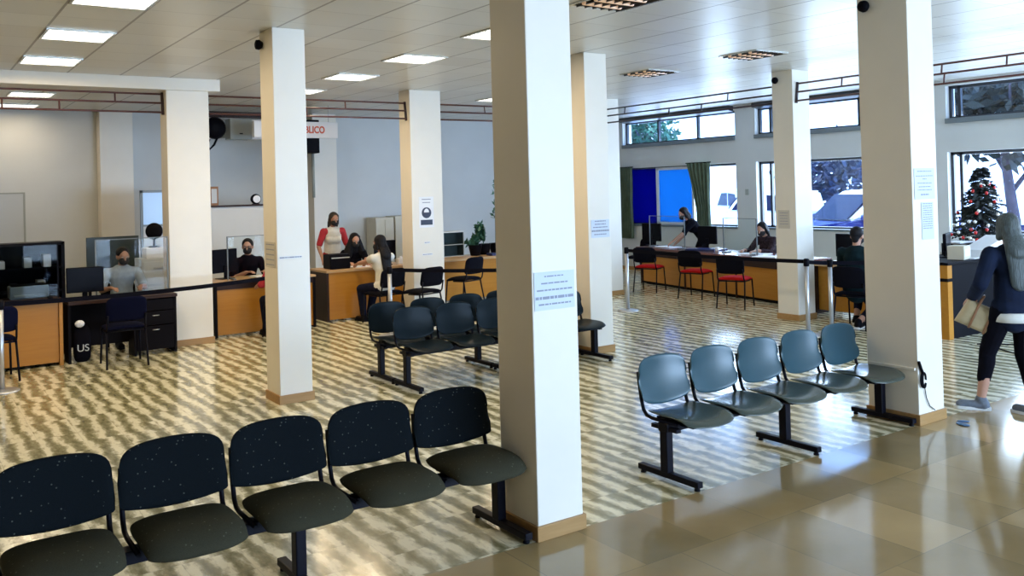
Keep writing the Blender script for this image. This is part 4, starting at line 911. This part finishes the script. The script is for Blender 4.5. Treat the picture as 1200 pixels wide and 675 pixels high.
#PART_PEOPLE
# ------------------------------------------------------------------ people
def remesh(mb, name, m, parent, vox, it=3):
    o = mb.build(name, m); md = o.modifiers.new('r', 'REMESH'); md.mode = 'VOXEL'; md.voxel_size = vox; md.use_smooth_shade = True
    sm = o.modifiers.new('s', 'SMOOTH'); sm.factor = 0.5; sm.iterations = it
    me = bpy.data.meshes.new_from_object(o.evaluated_get(bpy.context.evaluated_depsgraph_get())); old = o.data; mats = list(old.materials)
    o.modifiers.clear(); o.data = me; bpy.data.meshes.remove(old); me.name = name
    me.materials.clear()
    for x in mats: me.materials.append(x)
    for p in me.polygons: p.use_smooth = True; p.material_index = 0
    o.parent = parent; return o
def ik(a, b, l1, l2, pole):
    a, b = V(a), V(b); d = b - a; L = d.length; mx = (l1 + l2) * 0.995
    if L > mx: b = a + d * (mx / L); L = mx; d = b - a
    L = max(L, abs(l1 - l2) + 0.02); n = d.normalized(); c = (l1 * l1 - l2 * l2 + L * L) / (2 * L); h = math.sqrt(max(0, l1 * l1 - c * c))
    p = V(pole); p = (p - n * p.dot(n)).normalized(); return a + n * c + p * h, b
def person(label, loc, facing, k=1.0, pelvis=(0, 0, 0.92), lean=4, bend=0.0, nod=5, turn=0, hands=None, feet=None, fem=True, top='c_black', sleeve=1.0, legs='c_jean', leg_len=0.97, shoe='black', sole='black',
           hair='hair_black', hair_style='long', mask='mask_black', skin='skin', vest=None, jacket=False, glasses=False, vox=0.011, grip=0.7, skirt=False, toe=(0, 0), elbow_out=0.5, knee_out=0.12):
    t = thing('person', label, 'person', loc, facing - 90)
    P = V(pelvis); ld = R(lean); cdv = V((math.sin(R(bend)), math.sin(ld), math.cos(ld) )).normalized()
    sw = (0.165 if fem else 0.19) * k; hw = 0.085 * k
    spine = P + cdv * 0.22 * k; nb = P + cdv * 0.47 * k; fwd = V((0, cdv.z, -cdv.y)); sh = nb - cdv * 0.045 * k
    Sh = {s: sh + V((s * sw, 0, 0)) for s in (-1, 1)}; Hp = {s: P + V((s * hw, 0, -0.03 * k)) for s in (-1, 1)}
    hr = Matrix.Rotation(R(turn), 3, 'Z') @ Matrix.Rotation(R(-nod), 3, 'X')       # head frame: +Y nose
    neck_top = nb + (cdv * 0.6 + hr @ V((0, 0, 0.4))) * 0.09 * k; hc = neck_top + hr @ V((0, 0.022, 0.085)) * k
    hands = hands or {-1: (-0.25, 0.05, 0.78), 1: (0.25, 0.05, 0.78)}; feet = feet or {-1: (-0.09, 0, 0.09), 1: (0.09, 0, 0.09)}
    A = {}; Lg = {}
    for s in (-1, 1):
        e, w = ik(Sh[s], hands[s], 0.275 * k, 0.245 * k, (s * elbow_out, -0.6, -0.6)); A[s] = (e, w)
        kn, an = ik(Hp[s], feet[s], 0.42 * k, 0.41 * k, (s * knee_out, 1.0, 0.25)); Lg[s] = (kn, an)
    tw = 0.125 if fem else 0.14; X = (1, 0, 0)
    def torso(b, g):
        b.capsule(P + V((-0.055 * k, 0, -0.02 * k)), P + V((0.055 * k, 0, -0.02 * k)), 0.115 * k + g, 0.115 * k + g, 0.95, (0, 0, 1))
        b.capsule(P + cdv * 0.02, spine, (tw + 0.005) * k + g, tw * 0.92 * k + g, 0.74, X, 16); b.capsule(spine, sh - cdv * 0.06 * k, tw * 0.95 * k + g, (tw + 0.02) * k + g, 0.72, X, 16)
        b.capsule(sh + V((-sw * 0.72, 0, -0.01)), sh + V((sw * 0.72, 0, -0.01)), 0.062 * k + g, 0.062 * k + g)
        if fem: b.capsule(sh - cdv * 0.13 * k + fwd * 0.06 * k + V((-0.06 * k, 0, 0)), sh - cdv * 0.13 * k + fwd * 0.06 * k + V((0.06 * k, 0, 0)), 0.06 * k + g, 0.06 * k + g)
    def arm(b, s, g, f0=1.0, r=(0.052, 0.041, 0.027)):
        e, w = A[s]
        if f0 <= 0.5: b.capsule(Sh[s], Sh[s].lerp(e, f0 * 2), r[0] * k + g, (r[0] + (r[1] - r[0]) * f0 * 2) * k + g)
        else:
            b.capsule(Sh[s], e, r[0] * k + g, r[1] * k + g); f1 = (f0 - 0.5) * 2; b.capsule(e, e.lerp(w, f1), r[1] * k + g, (r[1] + (r[2] - r[1]) * f1) * k + g)
    def leg(b, s, g, f0=1.0):
        kn, an = Lg[s]
        if f0 <= 0.5: b.capsule(Hp[s], Hp[s].lerp(kn, f0 * 2), 0.088 * k + g, (0.088 - 0.03 * f0 * 2) * k + g)
        else:
            b.capsule(Hp[s], kn, 0.088 * k + g, 0.056 * k + g); f1 = (f0 - 0.5) * 2; en = kn.lerp(an, f1)
            md = kn.lerp(en, 0.4); bk = V((0, -0.012 * k, 0)); b.capsule(kn, md + bk, 0.054 * k + g, 0.053 * k + g); b.capsule(md + bk, en, 0.052 * k + g, (0.05 - 0.014 * f1) * k + g)
    # --- body, one continuous skin surface
    b = MB(); torso(b, 0.0); b.capsule(nb - cdv * 0.03, neck_top + hr @ V((0, 0.0, 0.02)), 0.052 * k, 0.048 * k)
    b.ell(hc + hr @ V((0, -0.008, 0.025)) * k, 0.075 * k, 0.093 * k, 0.092 * k, hr); b.ell(hc + hr @ V((0, 0.022, -0.045)) * k, 0.058 * k, 0.066 * k, 0.068 * k, hr)
    b.ell(hc + hr @ V((0, 0.062, -0.088)) * k, 0.026 * k, 0.024 * k, 0.02 * k, hr, 10)
    b.capsule(hc + hr @ V((0, 0.086, 0.015)) * k, hc + hr @ V((0, 0.105, -0.022)) * k, 0.01 * k, 0.016 * k); b.capsule(hc + hr @ V((-0.03, 0.078, 0.03)) * k, hc + hr @ V((0.03, 0.078, 0.03)) * k, 0.014 * k, 0.014 * k)
    for s in (-1, 1): b.ell(hc + hr @ V((s * 0.077, -0.012, -0.008)) * k, 0.012 * k, 0.024 * k, 0.034 * k, hr, 10)
    for s in (-1, 1):
        arm(b, s, 0.0); leg(b, s, 0.0); e, w = A[s]; d = (w - e).normalized()
        # hand: palm, four fingers, thumb
        hd = (d + V((0, 0.35, -0.25))).normalized() if hands.get('flat') is None else (V((d.x, d.y, 0)).normalized() + V((0, 0, -0.12))).normalized()
        side = hd.cross(V((0, 0, 1))); side = side.normalized() if side.length > 0.1 else V((1, 0, 0)); pn = side.cross(hd).normalized(); side *= 1.0
        pe = w + hd * 0.085 * k; b.capsule(w, pe, 0.03 * k, 0.037 * k, 0.42, side)
        inn = side * (-s if True else s)
        for i in range(4):
            o_ = (i - 1.5) * 0.018 * k; L_ = (0.066, 0.078, 0.074, 0.058)[i] * k; p0 = pe + side * o_ + hd * 0.012 * k; c1 = hd.lerp(-pn, 0.25 * grip).normalized(); c2 = hd.lerp(-pn, 0.75 * grip).normalized()
            p1 = p0 + c1 * L_ * 0.5; b.capsule(p0, p1, 0.0095 * k, 0.009 * k, n=8); b.capsule(p1, p1 + c2 * L_ * 0.5, 0.009 * k, 0.0075 * k, n=8)
        th = w + hd * 0.03 * k + inn * 0.028 * k; t1 = th + (hd * 0.6 + inn * 0.8).normalized() * 0.035 * k; b.capsule(th, t1, 0.012 * k, 0.01 * k, n=8); b.capsule(t1, t1 + (hd * 0.9 + inn * 0.2 - pn * 0.3 * grip).normalized() * 0.03 * k, 0.01 * k, 0.008 * k, n=8)
        kn, an = Lg[s]; td = V((math.sin(R(toe[0 if s < 0 else 1])), math.cos(R(toe[0 if s < 0 else 1])), 0)); b.capsule(an + V((0, 0, -0.035)) - td * 0.02, an + td * 0.13 * k + V((0, 0, -0.055)), 0.034 * k, 0.024 * k)
    remesh(b, 'body', M[skin], t, vox, 2)
    # --- clothes
    b = MB(); torso(b, 0.012)
    if jacket: b.capsule(P + V((0, 0, -0.08 * k)), spine, 0.155 * k, 0.145 * k, 0.8, X, 16)
    for s in (-1, 1): arm(b, s, 0.012 if not jacket else 0.02, sleeve)
    remesh(b, 'jacket' if jacket else 'shirt', M[top], t, vox, 3)
    if vest:
        b = MB(); b.capsule(P + V((0, 0, -0.05 * k)), spine, (tw + 0.032) * k, (tw + 0.022) * k, 0.78, X, 16); b.capsule(spine, sh - cdv * 0.06 * k, (tw + 0.022) * k, (tw + 0.034) * k, 0.76, X, 16); b.capsule(sh + V((-sw * 0.45, 0, 0.0)), sh + V((sw * 0.45, 0, 0.0)), 0.078 * k, 0.078 * k)
        if fem: b.capsule(sh - cdv * 0.14 * k + fwd * 0.06 * k + V((-0.06 * k, 0, 0)), sh - cdv * 0.14 * k + fwd * 0.06 * k + V((0.06 * k, 0, 0)), 0.082 * k, 0.082 * k)
        remesh(b, 'vest', M[vest], t, vox, 3)
    b = MB(); b.capsule(P + V((-0.055 * k, 0, -0.03 * k)), P + V((0.055 * k, 0, -0.03 * k)), 0.124 * k, 0.124 * k, 0.95, (0, 0, 1))
    for s in (-1, 1): leg(b, s, 0.013, leg_len)
    if skirt:
        b.capsule(Lg[-1][0], Lg[1][0], 0.1 * k, 0.1 * k); b.capsule((Lg[-1][0] + Lg[1][0]) / 2, (Lg[-1][1] + Lg[1][1]) / 2 + V((0, 0, 0.05)), 0.14 * k, 0.16 * k)
    remesh(b, 'trousers' if not skirt else 'skirt', M[legs], t, vox, 3)
    for s in (-1, 1):
        kn, an = Lg[s]; td = V((math.sin(R(toe[0 if s < 0 else 1])), math.cos(R(toe[0 if s < 0 else 1])), 0)); sd = td.cross(V((0, 0, 1)))
        b = MB(); h0 = an.z; b.capsule(an + V((0, 0, 0.0)), an - td * 0.02 + V((0, 0, -0.045)), 0.046 * k, 0.05 * k); b.capsule(an - td * 0.02 + V((0, 0, -0.05)), an + td * 0.155 * k + V((0, 0, -0.052)), 0.047 * k, 0.041 * k, 0.9, sd)
        sh_o = remesh(b, 'shoe', M[shoe], t, min(vox, 0.008), 2)
        z0 = an.z - 0.09; b = MB(); pts = [(-0.085, -0.034), (-0.09, 0), (-0.085, 0.034), (0.02, 0.036), (0.1, 0.046), (0.17, 0.038), (0.2, 0.012), (0.2, -0.012), (0.17, -0.038), (0.1, -0.046), (0.02, -0.036)]
        T2 = Matrix((td, sd, V((0, 0, 1)))).transposed(); b.prism([((an + T2 @ V((p[0] * k + 0.01, p[1] * k, 0))).x, (an + T2 @ V((p[0] * k + 0.01, p[1] * k, 0))).y) for p in pts], z0, z0 + 0.026, 'z', 0.004)
        b.build('sole', M[sole], sh_o)
    # --- hair
    b = MB(); hq = lambda x, y, z: hc + hr @ V((x, y, z)) * k
    b.ell(hq(0, -0.024, 0.040), 0.087 * k, 0.097 * k, 0.090 * k, hr)
    if hair_style != 'short':
        b.capsule(hq(0, -0.045, 0.0), hq(0, -0.07, -0.07), 0.088 * k, 0.08 * k, 0.75, hr @ V((1, 0, 0)))
        for s in (-1, 1): b.capsule(hq(s * 0.062, -0.005, 0.06), hq(s * 0.078, -0.012, -0.08), 0.03 * k, 0.028 * k)
    else: b.capsule(hq(0, -0.05, 0.02), hq(0, -0.062, -0.045), 0.072 * k, 0.05 * k, 0.8, hr @ V((1, 0, 0)))
    if hair_style in ('long', 'xlong'):
        Ld = 0.30 if hair_style == 'long' else 0.42; base = hq(0, -0.07, -0.06); bk = (-fwd * 0.11 - cdv * Ld) * k; end = nb + (-fwd * 0.115) * k - cdv * (Ld - 0.14) * k
        mid = nb - fwd * 0.105 * k + cdv * 0.0
        b.capsule(base, mid, 0.082 * k, 0.095 * k, 0.6, X); b.capsule(mid, end, 0.10 * k, 0.075 * k, 0.42, X)
    if hair_style in ('bob', 'long'):
        for s in (-1, 1): b.capsule(hq(s * 0.075, -0.02, -0.05), hq(s * 0.078, -0.03, -0.13), 0.032 * k, 0.022 * k)
    if hair_style == 'veil':
        b.capsule(hq(0, -0.03, 0.0), nb - fwd * 0.02, 0.1 * k, 0.13 * k, 0.9, X)
        for s in (-1, 1): b.capsule(hq(s * 0.06, -0.0, 0.0), nb + V((s * 0.12 * k, 0.02, -0.06 * k)), 0.05 * k, 0.085 * k)
    remesh(b, 'hair', M[hair], t, min(vox, 0.009), 2)
    for s in (-1, 1):
        e_ = MB().ell(hq(s * 0.031, 0.0815, 0.012), 0.0125 * k, 0.007 * k, 0.0075 * k, hr, 10).build('eye', M['white'], t, True)
        MB().ell(hq(s * 0.031, 0.0875, 0.012), 0.006 * k, 0.003 * k, 0.006 * k, hr, 8).build('iris', M['eye'], e_, True)
    if mask:
        b = MB(); b.ell(hq(0, 0.045, -0.05), 0.066 * k, 0.07 * k, 0.058 * k, hr, 18)
        mo = b.build('face_mask', M[mask], t, True)
        MB().tube([hq(-0.062, 0.05, -0.03), hq(-0.082, -0.02, 0.0)], 0.003, 6).build('ear_loop', M[mask], mo); MB().tube([hq(0.062, 0.05, -0.03), hq(0.082, -0.02, 0.0)], 0.003, 6).build('ear_loop', M[mask], mo)
    else: MB().capsule(hq(-0.018, 0.079, -0.062), hq(0.018, 0.079, -0.062), 0.007 * k, 0.007 * k).build('mouth', M['lip'], t)
    if glasses:
        b = MB()
        for s in (-1, 1): b.tube([hq(s * 0.033 + 0.022 * math.cos(a), 0.094, 0.012 + 0.016 * math.sin(a)) for a in [2 * math.pi * i / 14 for i in range(15)]], 0.0028, 5); b.tube([hq(s * 0.055, 0.092, 0.015), hq(s * 0.08, 0.0, 0.012)], 0.0028, 5)
        b.tube([hq(-0.011, 0.096, 0.015), hq(0.011, 0.096, 0.015)], 0.0028, 5); b.build('glasses', M['black'], t)
    return t
SP = (0, -0.02, 0.56)   # seated pelvis on a 0.47 seat
def seated_feet(y=0.42, w=0.11): return {-1: (-w, y, 0.09), 1: (w, y, 0.09)}
def staff_chair(label, loc, rz):
    return dup(ck, label, loc, rz, 'black staff chairs behind the desks')
# 1 man in grey shirt behind the black desk
staff_chair('black staff chair under the man in the grey shirt', (2.50, 13.12, 0), 180)
person('man in a grey shirt seated behind the clear screen at the black desk', (2.50, 13.12, 0), 270, 1.0, SP, 8, 0, 14, 6, {-1: (-0.16, 0.42, 0.80), 1: (0.2, 0.40, 0.80)}, seated_feet(0.34), False, 'c_grey', 0.4, 'c_jean', hair='hair_black', hair_style='short', skin='skin2', vox=0.012)
# 2 man in black behind desk C
staff_chair('black staff chair under the man in the black shirt and glasses', (4.38, 13.62, 0), 186)
person('man in a black shirt and glasses seated at the desk left of the slim column', (4.38, 13.62, 0), 276, 1.0, SP, 10, 0, 8, -30, {-1: (-0.1, 0.42, 0.83), 1: (0.16, 0.36, 0.83)}, seated_feet(0.3), False, 'c_black', 0.45, 'c_jean', hair='hair_black', hair_style='short', glasses=True, vox=0.011)
# 3 client with red sleeve hidden behind the slim column
person('client in a red top and dark trousers seated behind the slim column', (4.38, 12.02, 0), 94, 0.98, SP, 6, 0, 10, 10, {-1: (-0.22, 0.34, 0.72), 1: (0.2, 0.38, 0.74)}, seated_feet(0.36), True, 'c_red', 0.7, 'c_jean', hair='hair_brown', hair_style='bob', vox=0.012)
# 4 standing woman
person('standing woman in a white vest over a red top behind the middle desk', (6.22, 14.62, 0), 262, 0.985, (0, -0.02, 0.9), 8, 0, 14, 8, {-1: (-0.24, 0.16, 0.86), 1: (0.24, 0.2, 0.88)}, {-1: (-0.1, 0, 0.09), 1: (0.1, 0.03, 0.09)}, True, 'c_red', 0.42, 'c_black', hair='hair_brown', hair_style='bob', vest='c_white', skin='skin2', vox=0.011)
# 5 seated woman in black
staff_chair('black staff chair under the woman in black at the middle desk', (6.28, 13.98, 0), 178)
person('woman in black with long black hair seated behind the middle desk, hands forward', (6.28, 13.98, 0), 268, 1.0, SP, 16, 0, 14, -4, {-1: (-0.02, 0.64, 0.84), 1: (0.26, 0.52, 0.84)}, seated_feet(0.3), True, 'c_black', 0.62, 'c_black', hair='hair_black', hair_style='veil', vox=0.011)
# 6 client with long hair
person('woman with very long black hair in a white top seated before the middle desk', (6.02, 12.27, 0), 100, 1.0, SP, 5, 0, 8, 14, {-1: (-0.06, 0.62, 0.86), 1: (0.12, 0.62, 0.86)}, {-1: (-0.12, 0.36, 0.09), 1: (0.06, 0.46, 0.09)}, True, 'c_white', 0.18, 'c_jean', hair='hair_black', hair_style='xlong', vox=0.011)
# 7 leaning woman
person('woman in black leaning forward over the long counter before the blue window', (12.98, 12.42, 0), 150, 1.0, (0, -0.1, 0.89), 40, 0, 26, 10, {-1: (-0.16, 0.66, 0.79), 1: (0.22, 0.42, 0.79)}, {-1: (-0.1, -0.08, 0.09), 1: (0.1, -0.04, 0.09)}, True, 'c_black', 0.45, 'c_black', hair='hair_black', hair_style='bob', vox=0.012)
staff_chair('empty black chair behind the far left end of the long counter', (12.95, 14.1, 0), 95)
# 8 seated worker at the counter
staff_chair('black staff chair under the worker in a plaid shirt at the counter', (12.72, 10.45, 0), 85)
person('worker in a dark plaid shirt bent over papers at the end of the long counter', (12.72, 10.45, 0), 184, 1.0, SP, 22, 0, 26, 0, {-1: (-0.1, 0.55, 0.79), 1: (0.2, 0.5, 0.79)}, seated_feet(0.3), True, 'c_plaid', 0.8, 'c_jean', hair='hair_black', hair_style='bob', vox=0.012)
# 9 man in dark jacket
person('person in a dark teal jacket seated with the back turned behind the barrier posts', (10.50, 7.22, 0), 10, 1.02, SP, 4, 0, 6, 0, {-1: (-0.22, 0.4, 0.78), 1: (0.22, 0.4, 0.78)}, {-1: (-0.13, 0.24, 0.09), 1: (0.05, -0.1, 0.09)}, False, 'c_teal', 0.95, 'c_jean', 0.84, 'black', 'sole', 'hair_black', 'short', vox=0.011, jacket=True)
# 10 walking woman
W = person('grey haired woman walking in a navy jacket with a beige bag on her arm', (7.56, 3.75, 0), 56, 0.985, (0, -0.02, 0.90), 4, 0, 2, 4, {-1: (-0.25, 0.16, 0.95), 1: (0.24, 0.2, 0.98)}, {-1: (-0.2, 0.16, 0.09), 1: (0.11, -0.1, 0.09)}, True, 'c_navy', 0.96, 'c_black', 0.78, 'shoe_grey', 'sole', 'hair_grey', 'xlong', None, vox=0.0085, jacket=True, toe=(-62, -30))
b = MB(); b.tube([(0, -0.025, 0.765), (0, -0.025, 0.77), (0, -0.025, 0.84), (0, -0.025, 0.845)], [0.150, 0.168, 0.166, 0.150], 24, 0.82, (1, 0, 0)); b.build('white_hem', M['c_white'], W, True)
t = thing('tote_bag', 'beige tote bag with brown stripes hanging from the arm of the walking woman', 'bag', (7.42, 4.0, 0.685))
t.rotation_euler = (0, R(24), R(-63))
def bagf(s, t_): return (s * 0.15 * (1 - 0.10 * t_), 0.0, 0.11 + t_ * 0.11), V((0, 1, 0))
part(MB().pillow(bagf, 0.11, 14, 12, 5), 'body', 'bag', t)
for x in (-0.045, 0.07):
    b = MB(); b.tube([(x, -0.053, 0.0), (x, -0.06, 0.1), (x, -0.048, 0.2), (x * 0.8, -0.02, 0.29), (x * 0.8, 0.02, 0.29), (x, 0.048, 0.2), (x, 0.06, 0.1), (x, 0.053, 0.0)], 0.010, 6); part(b, 'strap', 'bag_strap', t)

#PART_LIGHT
# ------------------------------------------------------------------ light
sc = bpy.context.scene
w = bpy.data.worlds.new('world'); sc.world = w; w.use_nodes = True
bg = w.node_tree.nodes['Background']; bg.inputs['Color'].default_value = (0.26, 0.50, 1.0, 1); bg.inputs['Strength'].default_value = 6.5
def area(name, loc, rot, sx, sy, p, col):
    d = bpy.data.lights.new(name, 'AREA'); d.shape = 'RECTANGLE'; d.size = sx; d.size_y = sy; d.energy = p; d.color = col
    o = bpy.data.objects.new(name, d); C.objects.link(o); o.location = loc; o.rotation_euler = rot; return o
for i, (x, y) in enumerate(LIT): area('ceiling_lamp', (x, y, H - 0.04), (0, 0, 0), 0.54, 0.54, 24 if y < 14 else 8, (1.0, 0.76, 0.45))
# daylight through the glazed entrance behind the camera and through the window wall
area('entrance_daylight', (8.35, -8.3, 1.45), (R(90), 0, 0), 10.2, 2.8, 1650, (0.60, 0.79, 1.0)).rotation_euler = (R(90), 0, 0)
for (a, b_) in YO: area('window_daylight', (XW + 0.5, (a + b_) / 2, 1.9), (0, R(90), 0), 2.2, b_ - a, 260, (0.66, 0.82, 1.0))
sun = bpy.data.lights.new('sun', 'SUN'); sun.energy = 4.0; sun.angle = R(2); sun.color = (1.0, 0.97, 0.92); so = bpy.data.objects.new('sun', sun); C.objects.link(so); so.rotation_euler = V((0.5, 0.18, -0.8)).to_track_quat('-Z', 'Y').to_euler()
sc.view_settings.view_transform = 'Standard'; sc.view_settings.look = 'None'; sc.view_settings.gamma = 1; sc.view_settings.exposure = 0.27; sc.view_settings.use_curve_mapping = False
sc.cycles.use_denoising = True; sc.cycles.max_bounces = 8; sc.cycles.transparent_max_bounces = 16; sc.cycles.caustics_reflective = False; sc.cycles.caustics_refractive = False
